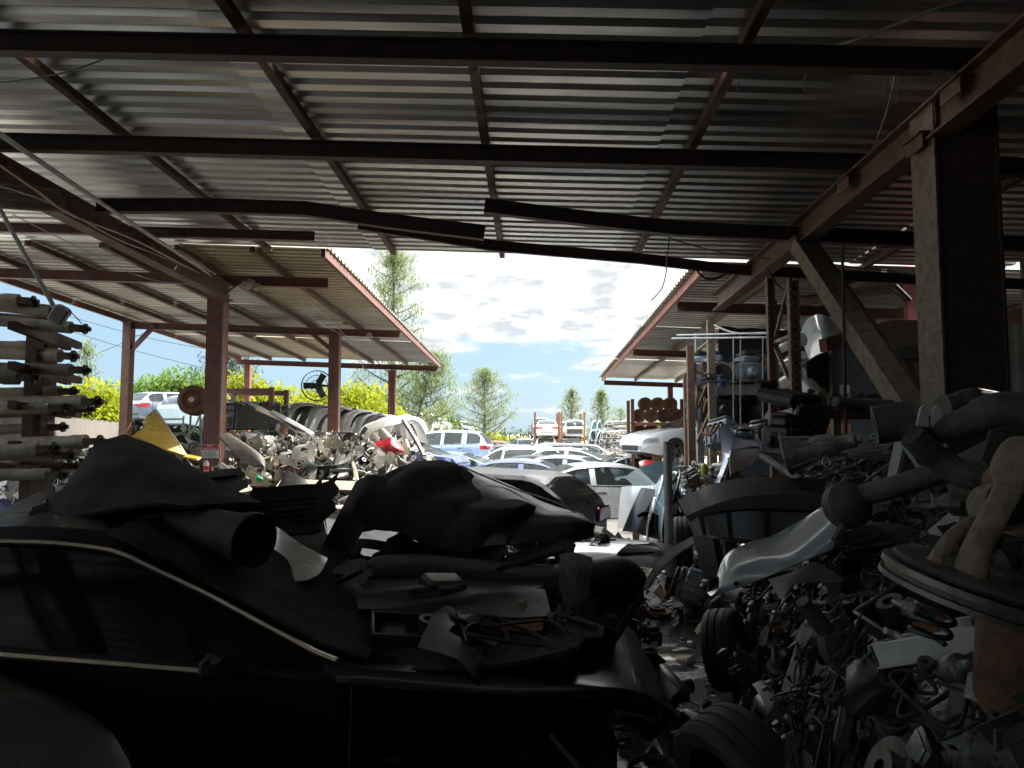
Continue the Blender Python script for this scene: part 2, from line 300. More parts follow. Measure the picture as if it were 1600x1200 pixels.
# ------------------------------------------------------------------ ground
def ground_mat():
    m = bpy.data.materials.new('yard_ground'); m.use_nodes = True; nt = m.node_tree; N = nt.nodes; Lk = nt.links; b = N['Principled BSDF']
    tc = N.new('ShaderNodeTexCoord')
    def nz(sc, det=6, ro=.6):
        n = N.new('ShaderNodeTexNoise'); n.inputs['Scale'].default_value = sc; n.inputs['Detail'].default_value = det; n.inputs['Roughness'].default_value = ro; Lk.new(tc.outputs['Object'], n.inputs['Vector']); return n.outputs['Fac']
    def ramp(f, p0, c0, p1, c1):
        r = N.new('ShaderNodeValToRGB'); r.color_ramp.elements[0].position = p0; r.color_ramp.elements[0].color = (*c0,1); r.color_ramp.elements[1].position = p1; r.color_ramp.elements[1].color = (*c1,1); Lk.new(f, r.inputs['Fac']); return r.outputs['Color']
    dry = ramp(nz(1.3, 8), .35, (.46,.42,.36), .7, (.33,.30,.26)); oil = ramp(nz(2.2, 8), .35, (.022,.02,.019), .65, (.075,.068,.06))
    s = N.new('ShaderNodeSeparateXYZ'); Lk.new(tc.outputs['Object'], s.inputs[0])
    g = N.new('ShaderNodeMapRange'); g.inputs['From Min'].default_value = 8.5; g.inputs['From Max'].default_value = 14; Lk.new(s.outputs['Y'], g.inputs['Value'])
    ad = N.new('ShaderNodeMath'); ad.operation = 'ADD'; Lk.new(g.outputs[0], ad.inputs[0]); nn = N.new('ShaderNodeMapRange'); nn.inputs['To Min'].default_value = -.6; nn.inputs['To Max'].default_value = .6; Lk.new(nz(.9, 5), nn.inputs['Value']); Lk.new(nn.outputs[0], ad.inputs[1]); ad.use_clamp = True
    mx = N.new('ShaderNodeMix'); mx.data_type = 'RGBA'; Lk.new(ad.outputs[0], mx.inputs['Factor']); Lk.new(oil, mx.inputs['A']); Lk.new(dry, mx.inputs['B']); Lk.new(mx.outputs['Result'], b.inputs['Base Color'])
    pud = N.new('ShaderNodeMapRange'); pud.interpolation_type = 'SMOOTHSTEP'; pud.inputs['From Min'].default_value = .37; pud.inputs['From Max'].default_value = .46; pud.inputs['To Min'].default_value = .7; pud.inputs['To Max'].default_value = .03; Lk.new(nz(1.7, 4), pud.inputs['Value'])
    mq = N.new('ShaderNodeMath'); mq.operation = 'MAXIMUM'; g2 = N.new('ShaderNodeMapRange'); g2.inputs['From Min'].default_value = 9; g2.inputs['From Max'].default_value = 16; g2.inputs['To Max'].default_value = .8; Lk.new(s.outputs['Y'], g2.inputs['Value'])
    Lk.new(pud.outputs[0], mq.inputs[0]); Lk.new(g2.outputs[0], mq.inputs[1]); Lk.new(mq.outputs[0], b.inputs['Roughness'])
    bp = N.new('ShaderNodeBump'); bp.inputs['Distance'].default_value = .03; Lk.new(nz(9, 8, .7), bp.inputs['Height'])
    bs = N.new('ShaderNodeMapRange'); bs.inputs['From Max'].default_value = .75; bs.inputs['To Min'].default_value = .09; bs.inputs['To Max'].default_value = .8; Lk.new(mq.outputs[0], bs.inputs['Value']); Lk.new(bs.outputs[0], bp.inputs['Strength']); Lk.new(bp.outputs[0], b.inputs['Normal'])
    MATS['yard_ground'] = m
ground_mat()
def gz(x, y): return .03*mnoise.noise(Vector((x*.5, y*.5, 0)))
gb = mb('yard_ground'); xs = [-900,-300,-100,-50,-25]+[-15+i*.75 for i in range(41)]+[25,50,100,300,900]; ys = [-60,-20]+[-10+i*.75 for i in range(60)]+[45,60,90,150,300,600,1500]
gb.add([(x, y, gz(x, y) if -15 <= x <= 15 and -10 <= y <= 35 else 0) for y in ys for x in xs], [(j*len(xs)+i, j*len(xs)+i+1, (j+1)*len(xs)+i+1, (j+1)*len(xs)+i) for j in range(len(ys)-1) for i in range(len(xs)-1)])
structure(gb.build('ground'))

# ------------------------------------------------------------------ sheds
def Zr(X, Y): return 1.8+2.66-.0315*Y-.037*X
def sheet(X0, X1, Y0, Y1, m, dz, seed):
    b = mb(m); per = .19; prof = [(0,0),(.095,0),(.118,.042),(.168,.042)]; ys = []
    k = 0
    while Y0+k*per < Y1:
        for a, h in prof:
            if Y0+k*per+a <= Y1: ys.append((Y0+k*per+a, h))
        k += 1
    nx = max(2, int((X1-X0)/.8)); g = []
    for i in range(nx+1):
        x = X0+(X1-X0)*i/nx
        g.append([Vector((x, y, Zr(x, y)+.20+h+dz+.012*mnoise.noise(Vector((x*.7+seed, y*.8, seed))))) for y, h in ys])
    return b.shell(g, -.0015)
def roof(parent, X0, X1, Y0, Y1, wx, wy, off=0., beige=(), m='roof_zinc'):
    x = X0; k = 0
    while x < X1-.1:
        y = Y0; q = 0; xe = min(X1, x+wx+(off if k == 0 else 0)); 
        while y < Y1-.1:
            ye = min(Y1, y+wy)
            sheet(x-.06, xe, y, ye+.02, 'roof_beige' if (k, q) in beige else m, .012*(k % 2)+.006*(q % 2), k*3.1+q).build('roof_sheet', parent, 25)
            y = ye; q += 1
        x = xe; k += 1
ns = thing('open_shed', 'large rusty open shed with corrugated metal roof over the dark foreground', 'shed')
roof(ns, -9.5, 6.6, -5, 9.93, 3.35, 5.0, .6)
def bm_(p, q, parent, m='dark_steel', w=.09, h=.15, name='beam'): return mb(m).ibeam(p, q, w, h).build(name, parent, 0)
def lat(Y, X0, X1, parent, m='dark_steel', w=.09, h=.15, dz=0): return bm_((X0, Y, Zr(X0, Y)+dz), (X1, Y, Zr(X1, Y)+dz), parent, m, w, h)
for Y in (4.55, 6.15, 2.6, .6, -1.5, -3.6): lat(Y, -9.3, 6.5, ns)
for p in ([(150,322,7.45),(330,322,7.45),(480,327,7.42),(600,345,7.4),(757,364,7.35)], [(757,322,7.35),(900,340,7.45),(1060,358,7.5),(1500,378,7.4),(1800,392,7.3)]):
    q = [at(*a) for a in p]
    for a, b_ in zip(q, q[1:]): bm_(a, b_, ns, 'dark_steel', .09, .15)
b = mb('dark_steel'); q = [at(560,350,8.2), at(660,366,8.3), at(770,384,8.5), at(1000,404,8.9), at(1140,421,9.1), at(1500,440,9.2), at(1800,452,9.2)]
for a, c in zip(q, q[1:]): b.bar(a, c, .05, .13)
b.mat('white_plastic')
for i in range(15):
    f = i/14; p = q[0].lerp(q[1], min(1, f*2)) if f < .5 else q[1].lerp(q[2], f*2-1)
    b.lathe([(.008,0),(.008,.012)], 8, Matrix.Translation(p+Vector((0,-.026,.0))) @ Euler((R(90),0,0)).to_matrix().to_4x4())
b.build('edge_beam', ns, 0)
lat(8.75, -9.3, -2.75, ns, 'red_steel', .09, .12)
for X in (-5.9, -3.75, -1.95, -.42, 1.42, 4.6): mb('brown_steel').bar((X, -4.8, Zr(X, -4.8)+.14), (X, 9.85 if X > -3 else 9.9, Zr(X, 9.9)+.14), .07, .07).build('rafter', ns, 0)
for X, Y1 in ((-4.92, 11.25), (2.82, 10.75)): mb('brown_steel').ibeam((X, -4.8, Zr(X, -4.8)-.24), (X, Y1, Zr(X, Y1)-.22), .17, .27, .02).build('girder', ns, 0)
cb_ = mb('rusty_tan'); X0, X1, Y0, Y1 = 2.77, 3.2, 4.85, 5.15; top = Zr(3, 5)-.1
cb_.box(((X0+.01), (Y0+Y1)/2, top/2), (.02, Y1-Y0, top)); cb_.mat('web_brown').box(((X0+X1)/2+.005, Y0+.03, top/2), (X1-X0-.03, .03, top)); cb_.box((X1, (Y0+Y1)/2, top/2), (.02, Y1-Y0, top)).box(((X0+X1)/2, Y0-.004, top-.08), (X1-X0-.02,.02,.16))
cb_.build('column', ns, 0)
kb = mb('rusty_tan'); p, q = Vector((2.80, 7.35, Zr(2.8, 7.35)-.36)), Vector((2.84, 5.12, 1.72)); kb.bar(p, q, .19, .16); kb.mat('dark_steel').bar(p+Vector((.097,-.03,-.03)), q+Vector((.097,-.03,-.03)), .02, .2); kb.build('knee_brace', ns, 0)
for X, Y, dz in ((2.82,7.35,-.30),(2.82,5.0,-.30),(-4.92,6.15,-.14),(2.82,6.15,-.14),(2.82,4.55,-.14),(-4.92,4.55,-.14),(-4.92,8.75,-.2)):
    gp = mb('brown_steel').box((X,Y,Zr(X,Y)+dz),(.26,.24,.014)); gp.box((X-.1,Y,Zr(X,Y)+dz-.05),(.012,.22,.11)); gp.mat('rust')
    for ax in (-.09,.09):
        for ay in (-.08,.08): gp.lathe([(0,-.03),(.016,-.03),(.016,-.008),(0,-.008)],6,Matrix.Translation((X+ax,Y+ay,Zr(X,Y)+dz)))
    gp.build('gusset_plate', ns, 0)
# dark enclosing walls behind and beside the camera
wl = thing('corrugated_wall', 'dark corrugated wall closing the right side of the shed behind the steel column', 'wall')
def cwall(p, q, h, parent, m='wall_zinc', name='wall_sheet'):
    p, q = Vector(p), Vector(q); n = int((q-p).length/.08); d = (q-p)/n; nr = Vector((-d.y, d.x, 0)).normalized()
    g = [[p+d*i+nr*(.03 if i % 4 < 2 else 0)+Vector((0,0,z)) for z in (0, h)] for i in range(n+1)]; return mb(m).shell(g, .002).build(name, parent, 20)
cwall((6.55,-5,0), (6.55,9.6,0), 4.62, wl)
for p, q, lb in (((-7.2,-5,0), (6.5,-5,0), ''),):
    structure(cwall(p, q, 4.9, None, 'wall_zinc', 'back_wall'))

ls = thing('lean_to_roof', 'red steel open shelter with corrugated roof over the scrap left of the gap', 'shed')
roof(ls, -9.45, -2.92, 9.95, 22.6, 2.2, 4.2, 0, ((2,0),(1,2)), 'roof_dull')
for Y, X0, m in ((11.25,-9.4,'red_steel'), (16.0,-9.4,'red_steel'), (22.4,-9.5,'red_steel')): lat(Y, X0, -3.02 if Y > 12 else -3.3, ls, m, .1, .16)
for X in (-8.4,-7.3,-6.2,-5.1,-4.0): mb('brown_steel').bar((X, 9.9, Zr(X, 9.9)+.14), (X, 22.5, Zr(X, 22.5)+.14), .08, .08).build('rafter', ls, 0)
for X in (-2.98,-9.38): mb('red_steel').bar((X, 9.9, Zr(X, 9.9)+.12), (X, 22.5, Zr(X, 22.5)+.12), .06, .12).build('edge_rafter', ls, 0)
def post(px, py, Y, wd, parent, m='red_steel', trim=True):
    p = at(px, py, Y); b = mb(m); h = wd/2; t = .02
    b.box((p.x, p.y-h+t/2, p.z/2), (wd*.95, t, p.z)).box((p.x, p.y+h-t/2, p.z/2), (wd*.95, t, p.z)).box((p.x, p.y, p.z/2), (t, wd-2*t, p.z))
    b.mat('orange_steel').box((p.x+wd*.44, p.y, p.z/2), (.012, wd*.9, p.z))
    b.mat(m).box((p.x, p.y, p.z+.01), (wd*1.2, wd*1.2, .02))
    if trim: b.mat('cable_grey').tube([(p.x+wd*.55, p.y-h*.8, 0), (p.x+wd*.55, p.y-h*.8, p.z)], .014)
    return b.build('post', parent, 0), p
post(342,440,11.3,.26,ls); post(524,523,16.1,.24,ls); post(613,580,22.3,.22,ls); post(202,505,16.0,.2,ls,'brown_steel',False); post(388,568,22.5,.19,ls,'red_steel',False)
mb('red_steel').bar(at(242,508,16), at(207,545,16), .09).build('knee_brace', ls, 0)
mb('red_steel').bar(at(480,515,16.05), at(520,548,16.05), .09).build('knee_brace', ls, 0)

rs_ = thing('rack_shelter', 'brown corrugated roof shelter over pallet racks right of the gap', 'shed')
roof(rs_, 2.4, 9.0, 10.05, 25, 2.3, 5.1, 0, (), 'roof_dull')
for Y in (12.2,17.6,24.8): lat(Y, 2.5, 8.9, rs_, 'red_steel', .1, .16)
for X in (3.6,5.0,6.6,8.2): mb('rusty_tan').bar((X, 10.1, Zr(X, 10.1)+.14), (X, 24.9, Zr(X, 24.9)+.14), .08, .08).build('rafter', rs_, 0)
mb('orange_steel').bar((2.46, 10.1, Zr(2.46, 10.1)+.12), (2.46, 24.9, Zr(2.46, 24.9)+.12), .07, .13).build('edge_rafter', rs_, 0)
for X, Y in ((4.75,24.6),(8.6,24.6),(8.6,12.2),(8.6,17.6),(3.9,17.6)):
    z = Zr(X, Y)-.08; mb('brown_steel').box((X, Y, z/2), (.16,.16,z)).build('post', rs_, 0)
w2 = thing('tarp_wall', 'dark blue tarp hung behind the shelves of gearboxes under the right shelter', 'tarp')
g = loft([[(3.6,13.6,3.85),(4.6,13.7,3.8),(5.8,13.6,3.8),(7.0,13.5,3.7)], [(3.6,13.7,2.2),(4.6,13.5,2.2),(5.8,13.7,2.2),(7,13.6,2.2)], [(3.6,13.6,.2),(4.6,13.7,.2),(5.8,13.6,.2),(7,13.6,.2)]], 14, 24, .06, 1.5); mb('tarp').shell(g, .006).build('tarp_sheet', w2, 60)
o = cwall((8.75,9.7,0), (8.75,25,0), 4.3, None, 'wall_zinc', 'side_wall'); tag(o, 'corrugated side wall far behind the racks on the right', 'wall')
p = at(1436,470,10.8); o = mb('pink_wall').box((p.x+.3, p.y+.1, p.z/2+.35), (.9,.12,p.z+.9)).build('painted_panel', None, 0); tag(o, 'faded pink painted panel glimpsed left of the steel column', 'wall panel')
o = mb('chrome').tube([at(1397,447,10), at(1420,470,10)], .05, 12).build('metal_duct'); tag(o, 'short shiny metal duct in front of the pink panel', 'duct')
# ------------------------------------------------------------------ cars
PROF = dict(
 low=dict(top=[(-2.35,.80),(-2.28,1.0),(-1.72,1.06),(-.98,1.38),(-.5,1.435),(-.2,1.43),(.05,1.40),(.45,1.21),(.98,.925),(1.1,.895),(1.7,.86),(2.15,.78),(2.3,.70),(2.36,.60)], ws=(.05,1.0), rg=(-1.72,-.98), win=(-1.55,.96), pil=[(-.92,-.80)], belt=(1.0,.86,.80), bp=[(-2.35,1.0),(-.3,.935),(1.1,.835),(2.35,.74)]),
 sedan=dict(top=[(-2.35,.80),(-2.28,1.0),(-1.72,1.06),(-.98,1.37),(-.4,1.435),(.1,1.42),(.42,1.37),(1.12,.985),(1.7,.91),(2.15,.80),(2.3,.70),(2.36,.60)], ws=(.42,1.12), rg=(-1.72,-.98), win=(-1.55,.98), pil=[(-.58,-.44)], belt=(.96,.86,.78)),
 coupe=dict(top=[(-2.3,.78),(-2.22,.97),(-1.9,1.0),(-1.0,1.31),(-.4,1.37),(.1,1.34),(.35,1.29),(1.05,.95),(1.7,.87),(2.1,.76),(2.28,.66),(2.33,.58)], ws=(.35,1.05), rg=(-1.9,-1.0), win=(-1.5,.92), pil=[(-.72,-.60)], belt=(.93,.84,.75)),
 suv=dict(top=[(-2.33,.9),(-2.29,1.15),(-1.93,1.6),(-1.75,1.68),(-.6,1.74),(.15,1.71),(.45,1.64),(1.12,1.17),(1.75,1.08),(2.15,.95),(2.3,.82),(2.34,.7)], ws=(.45,1.12), rg=(-2.27,-1.9), win=(-2.0,1.0), pil=[(-1.42,-1.2),(-.42,-.28)], belt=(1.12,1.03,.92)),
 wagon=dict(top=[(-2.33,.85),(-2.29,1.05),(-1.9,1.36),(-1.7,1.43),(-.5,1.47),(.1,1.45),(.42,1.39),(1.12,.99),(1.7,.92),(2.15,.80),(2.3,.70),(2.36,.60)], ws=(.42,1.12), rg=(-2.27,-1.88), win=(-2.0,.98), pil=[(-1.36,-1.2),(-.5,-.36)], belt=(.98,.9,.8)))
class Car:
    def __init__(s, kind, L=4.7, W=1.82, H=1.0, N=56):
        s.k = PROF[kind]; s.W = W; s.sx = L/4.7; s.H = H; s.L = L; s.N = N; s.wx = [1.42*s.sx, -1.38*s.sx]; s.wr = .385 if kind == 'suv' else .35
    def top(s, x):
        return s.H*sum(lerp_t(x/s.sx+d, s.k['top']) for d in (-.05,0,.05))/3
    def belt(s, x):
        a, b, c = s.k['belt']; u = x/s.sx; z = lerp_t(u, s.k.get('bp') or [(-2.35,a),(0,b+.02),(1.1,b),(2.35,c-.1)])*s.H
        return min(z, s.top(x)-.035)
    def hw(s, x):
        u = abs(x)/(s.L/2); return s.W/2*(1-(.26 if x > 0 else .2)*u**7-.03*u*u)
    def zb(s, x):
        z = .21+.1*max(0, abs(x)/(s.L/2)-.8)*5
        for wx in s.wx:
            d = abs(x-wx)
            if d < s.wr: z = max(z, .32+math.sqrt(s.wr**2-d*d))
        return z
    def sec(s, x):
        w, zb, zs, zt = s.hw(x), s.zb(x), s.belt(x), s.top(x); h = zt-zs; P = []
        P.append((w*.95, zb)); zl = max(zb+.02, .45); P.append((w*.995, min(zl, zs-.06))); P.append((w, max(min(zs-.05, zb+.03), zs-.22))); P.append((w*.975, zs)); P.append((w*.955, zs+min(.03, h*.3)))
        y5 = w*.94-.36*max(0, h-.05); P.append((y5, zs+h*.80)); P.append((y5-.05-.03*min(1,h*2), zs+h*.93)); P.append((y5*.58, zt-.014)); P.append((0, zt)); return P
    def stations(s):
        xs = [-s.L/2+s.L*i/s.N for i in range(s.N+1)]; ex = [x*s.sx for x in (*s.k['ws'], *s.k['rg'], *s.k['win'], *[y for p in s.k['pil'] for y in p])]
        xs = [x for x in xs if all(abs(x-e) > .03 for e in ex)]+ex; return sorted(xs)
    def build(s, parent, pnt, gl='glass', N=None, wheels=True, cut=None, lens=True, lid=True, seams=True, trim='plastic', wsg=None, interior=True, mirrors=True, lamp='clear_lens'):
        k = s.k; xs = s.stations(); n = len(xs); S = [s.sec(x) for x in xs]; q = s.sx
        ws = [a*q for a in k['ws']]; rg = [a*q for a in k['rg']]; win = [a*q for a in k['win']]; pil = [(a*q, b*q) for a, b in k['pil']]
        bv = []; idx = {}
        for i, x in enumerate(xs):
            for j, (y, z) in enumerate(S[i]):
                idx[i,j,1] = len(bv); bv.append((x, y, z))
                if j == 8: idx[i,j,-1] = idx[i,j,1]
                else: idx[i,j,-1] = len(bv); bv.append((x, -y, z))
        bf, gf = [], {'windshield': [], 'rear_window': []}
        for i in range(n-1):
            xm = (xs[i]+xs[i+1])/2; tall = s.top(xm)-s.belt(xm) > .1
            for j in range(8):
                for sd in (1, -1):
                    f = (idx[i,j,sd], idx[i+1,j,sd], idx[i+1,j+1,sd], idx[i,j+1,sd]); f = f if sd > 0 else f[::-1]
                    if cut and cut(xm, j, sd): continue
                    if j == 4 and win[0] < xm < win[1] and tall and not any(a < xm < b for a, b in pil): gf.setdefault(('side_window', sd, sum(xm > b for a, b in pil)), []).append(f); continue
                    if j >= 6 and ws[0] < xm < ws[1]: gf['windshield'].append(f); continue
                    if j >= 6 and rg[0] < xm < rg[1]: gf['rear_window'].append(f); continue
                    bf.append(f)
            if not (cut and cut(xm, 0, -1)): bf.append((idx[i,0,-1], idx[i+1,0,-1], idx[i+1,0,1], idx[i,0,1]))
        for i, e in ((0, 1), (n-1, -1)):
            if cut and e < 0 and cut(xs[i], 0, -1) and cut(xs[i], 0, 1): continue
            ring = [idx[i,j,1] for j in range(9)]+[idx[i,j,-1] for j in range(7,-1,-1)]; bf.append(tuple(ring) if e < 0 else tuple(ring[::-1]))
        def part(nm, fs, m, sm=32, inset=0):
            used = sorted({a for f in fs for a in f}); mp = {a: b for b, a in enumerate(used)}; B = mb(m)
            B.add([bv[a] for a in used], [[mp[a] for a in f] for f in fs]); return B.build(nm, parent, sm)
        body = MB().mat(pnt); body.add(bv, bf)
        for nm, fs in gf.items():
            if fs: part(nm if isinstance(nm, str) else nm[0], fs, wsg if nm == 'windshield' and wsg else gl)
        # underbody, seams, trim, lights
        u = mb('plastic').box((0,0,.36), (s.L*.9, s.W*.60, .3), bv=.03)
        u.build('underbody', parent)
        if interior:
            it = mb('leather')
            for x, y in ((.1,.38),(.1,-.38),(-.85,.38),(-.85,-.38)):
                it.box((x,y,.52),(.5,.46,.2), bv=.06).box((x-.28,y,.85),(.16,.44,.6), bv=.06).box((x-.3,y,1.18*s.H),(.1,.24,.15), bv=.04)
            it.box((.85*q,0,.82),(.4,s.W*.78,.16), bv=.05); it.build('seats', parent)
        tr = body.mat(trim)
        if seams:
            for x in [(a+b)/2 for a, b in pil]+[win[1]+.12*q, win[0]+.1*q] :
                for sd in (1,-1):
                    P = s.sec(x)[:4]; zl = max(P[0][1], .3); tr.tube([(x, sd*(P[1][0]+.0), zl), (x, sd*(P[2][0]+.001), P[2][1]), (x, sd*(P[3][0]+.001), P[3][1])], .006, 5)
            for sd in (1,-1):
                hx = [x for x in xs if win[0] < x < win[1]]
                tr.tube([(x, sd*(s.sec(x)[3][0]+.004), s.sec(x)[3][1]+.012) for x in hx[::2]], .009, 5)
                tr.tube([(x, sd*(s.sec(x)[5][0]+.004), s.sec(x)[5][1]+.004) for x in hx[::2]], .009, 5)
                for x in [(a+b)/2+.16 for a, b in pil]: tr.box((x, sd*(s.hw(x)+.012), s.belt(x)-.13), (.2,.03,.03), bv=.01)
        tr.box((-s.L/2-.004,0,.47),(.02,s.W*.62,.05))
        tr.box((s.L/2+.004,0,.40),(.02,s.W*.5,.14), bv=.008)
        tr.build('body', parent, 32)
        if not (cut and cut(s.L/2-.1, 2, 1)):
            for sd in (1,-1):
                x = s.L/2-.15; o = mb(lamp); o.add(*lens_patch(s, s.L/2-.42, s.L/2-.05, sd, s.belt(x)-.12, s.belt(x)-.0)); o.build('headlight', parent)
        if lens:
            for sd in (1,-1):
                o = mb('red_lens'); zt = s.k['belt'][0]*s.H; o.add(*lens_patch(s, -s.L/2+.02, -s.L/2+.34, sd, zt-.22, zt-.06)); o.box((-s.L/2-.012, sd*s.W*.31, zt-.14), (.03, s.W*.2, .13), bv=.01); o.build('tail_light', parent)
        if not lid:
            o = mb('grease').box((-s.L/2-.01, 0, .78*s.H), (.05, s.W*.62, .3*s.H), bv=.02); o.mat('plastic').box((-s.L/2-.03, 0, .78*s.H-.15), (.04, s.W*.64, .03)); o.build('open_trunk', parent)
        if wheels:
            ms = wheel_meshes()
            for i, wx in enumerate(s.wx):
                for sd in (1,-1):
                    if wheels is not True and (i, sd) not in wheels: continue
                    t = bpy.data.objects.new('wheel', ms[0]); col.objects.link(t); t.parent = parent; t.location = (wx, sd*(s.W/2-.13), .32); t.rotation_euler = (R(-90*sd), 0, 0)
                    rm = bpy.data.objects.new('rim', ms[1]); col.objects.link(rm); rm.parent = t
        else:
            h = mb('cast_iron')
            for wx in s.wx:
                for sd in (1,-1): h.lathe([(.0,-.03),(.15,-.03),(.15,0),(.08,.01),(.08,.05),(.0,.05)], 14, T((wx, sd*(s.W/2-.2), .34), (R(-90*sd),0,0)))
            h.build('hubs', parent)
        for sd in ((1,-1) if mirrors else ()): mb(pnt).box((win[1]-.12, sd*(s.hw(win[1])+.1), s.belt(win[1])+.09), (.12,.2,.13), bv=.04).bar((win[1]-.12, sd*s.hw(win[1])*.95, s.belt(win[1])+.04),(win[1]-.12, sd*(s.hw(win[1])+.06), s.belt(win[1])+.06), .05).build('mirror', parent)
def lens_patch(s, x0, x1, sd, z0, z1, nx=6):
    vs, fs = [], []
    for i in range(nx+1):
        x = x0+(x1-x0)*i/nx; P = s.sec(x)
        for z in (z0, (z0+z1)/2, z1):
            y = lerp_t(min(z, s.top(x)-.03), [(p[1], p[0]) for p in P[:5]])+.012; vs.append((x, sd*y, min(z, s.top(x)-.02)))
    for i in range(nx):
        for j in range(2): a = i*3+j; fs.append((a, a+3, a+4, a+1))
    return vs, fs
_wm = []
def tyre_profile(r=.32, w=.2): 
    h = w/2; return [(r*.66,-h*.82),(r*.80,-h*1.0),(r*.93,-h*.98),(r*.985,-h*.82),(r,-h*.55),(r*.965,-h*.5),(r,-h*.45),(r,-h*.08),(r*.965,-h*.04),(r*.965,h*.04),(r,h*.08),(r,h*.45),(r*.965,h*.5),(r,h*.55),(r*.985,h*.82),(r*.93,h*.98),(r*.80,h),(r*.66,h*.82)]
def rim_mb(m='alloy', r=.215):
    b = mb(m).lathe([(r,-.09),(r,.075),(r*.95,.085),(r*.9,.07),(r*.88,-.09)], 28, closed=True)
    for i in range(5):
        a = i*2*math.pi/5; b.bar((.03*math.cos(a),.03*math.sin(a),.06),(r*.92*math.cos(a),r*.92*math.sin(a),.05),.06,.03)
    return b.lathe([(0,.03),(.06,.03),(.06,.075),(.03,.085),(0,.085)],14).mat('cast_iron').lathe([(0,-.02),(.15,-.02),(.15,0),(0,0)],18)
def wheel_meshes():
    if not _wm: _wm.extend([mb('rubber').lathe(tyre_profile(), 30, closed=True).mesh('wheel', 40), rim_mb().mesh('rim', 40)])
    return _wm
def car(label, kind, pnt, x, y, z, heading, cat='car', name='wrecked_car', group=None, L=4.7, W=1.82, H=1.0, N=44, tilt=(0,0), **kw):
    r = thing(name, label, cat, (x, y, z), (R(tilt[0]), R(tilt[1]), R(heading)), group); Car(kind, L, W, H, N).build(r, 'paint_'+pnt, **kw); return r
def rear_at(px, Y, L, heading):   # centre for a car whose rear middle is seen at column px
    X = at(px, 678, Y).x; return X+math.cos(R(heading))*L/2, Y+math.sin(R(heading))*L/2

# black sedan beside the camera
BC = Car('low', 4.8, 1.82, 1.0, 90)
bs = thing('black_sedan', 'black sedan with bronze window trim and junk piled on it in the dark foreground', 'car', (-1.80, 3.68, .0))
BC.build(bs, 'paint_black', 'dark_glass', wsg='dusty_glass', mirrors=False, cut=lambda x, j, sd: (sd < 0 and j < 3 and x > 1.05) or (j < 3 and x > 2.22), lens=True, wheels={(1,-1),(1,1),(0,1)}, seams=True, lamp='grey_plastic')
def trimrow(j, x0, x1, r, dy=.012, dz=0., n=40):
    return [(x0+(x1-x0)*i/n, -(BC.sec(x0+(x1-x0)*i/n)[j][0]+dy), BC.sec(x0+(x1-x0)*i/n)[j][1]+dz) for i in range(n+1)]
b = mb('brass_trim'); b.tube(trimrow(5, -2.3, 1.03, .01, .012, .01), .013, 6); b.tube(trimrow(3, -2.3, .56, .01, .008, .006), .014, 6); b.build('window_trim', bs)
b = mb('plastic').box((.60, -.985, .935), (.07,.12,.10), bv=.03).bar((.62,-.88,.88),(.60,-.95,.91),.05); b.build('mirror_stub', bs)
b = mb('chrome')
for x in (-.55, -.4): b.tube([(x+.0,-.935,.64),(x+.03,-.955,.63),(x+.07,-.955,.63),(x+.1,-.935,.64)], .008, 6)
b.build('door_handle', bs)
# engine bay seen where the fender is gone
eb = mb('grease'); rr_ = random.Random(3)
for i in range(46):
    x, y, z = rr_.uniform(1.1,2.35), rr_.uniform(-.72,.3), rr_.uniform(.2,.68)
    M = T((x,y,z), (rr_.uniform(0,3),rr_.uniform(0,3),rr_.uniform(0,3))); eb.mat(rr_.choice(['grease','grease','plastic','cast_iron','alloy']))
    c = rr_.random()
    if c < .4: eb.box((0,0,0),(rr_.uniform(.06,.22),rr_.uniform(.05,.16),rr_.uniform(.04,.14)), M, .012)
    elif c < .75: eb.lathe([(0,0),(rr_.uniform(.03,.09),0),(rr_.uniform(.03,.08),.1),(0,.1)], 14, M)
    else: eb.tube(cr([Vector((rr_.uniform(-.2,.2),rr_.uniform(-.2,.2),rr_.uniform(-.15,.15))) for _ in range(4)], 14), rr_.uniform(.008,.02), 6, True, M)
eb.build('engine_bay', bs)
b = mb('plastic'); b.tube([(2.36,-.75,.62),(2.42,-.78,.45),(2.43,-.74,.3),(2.36,-.66,.16)], .018, 6); b.mat('grey_plastic').tube([(2.3,-.62,.28),(2.38,-.8,.2),(2.45,-.86,.1)], [.01,.04,.012], 6); b.build('bumper_bracket', bs)
# folded inner edge along the hood, black like the body
b = mb('paint_black'); hp = [(x, -(BC.sec(x)[3][0]), BC.sec(x)[3][1]) for x in [1.2+.065*i for i in range(18)]]
b.shell([[Vector(p), Vector(p)+Vector((0,.015,-.05)), Vector(p)+Vector((0,.06,-.08))] for p in hp], .004); b.build('hood_edge', bs)
# dark green car at the lower left corner
car('dark green black car corner at the lower left edge of the photo', 'sedan', 'green_black', -3.52, 1.66, .14, -4, L=4.7, W=1.78, H=1.02, N=70, gl='dark_glass')

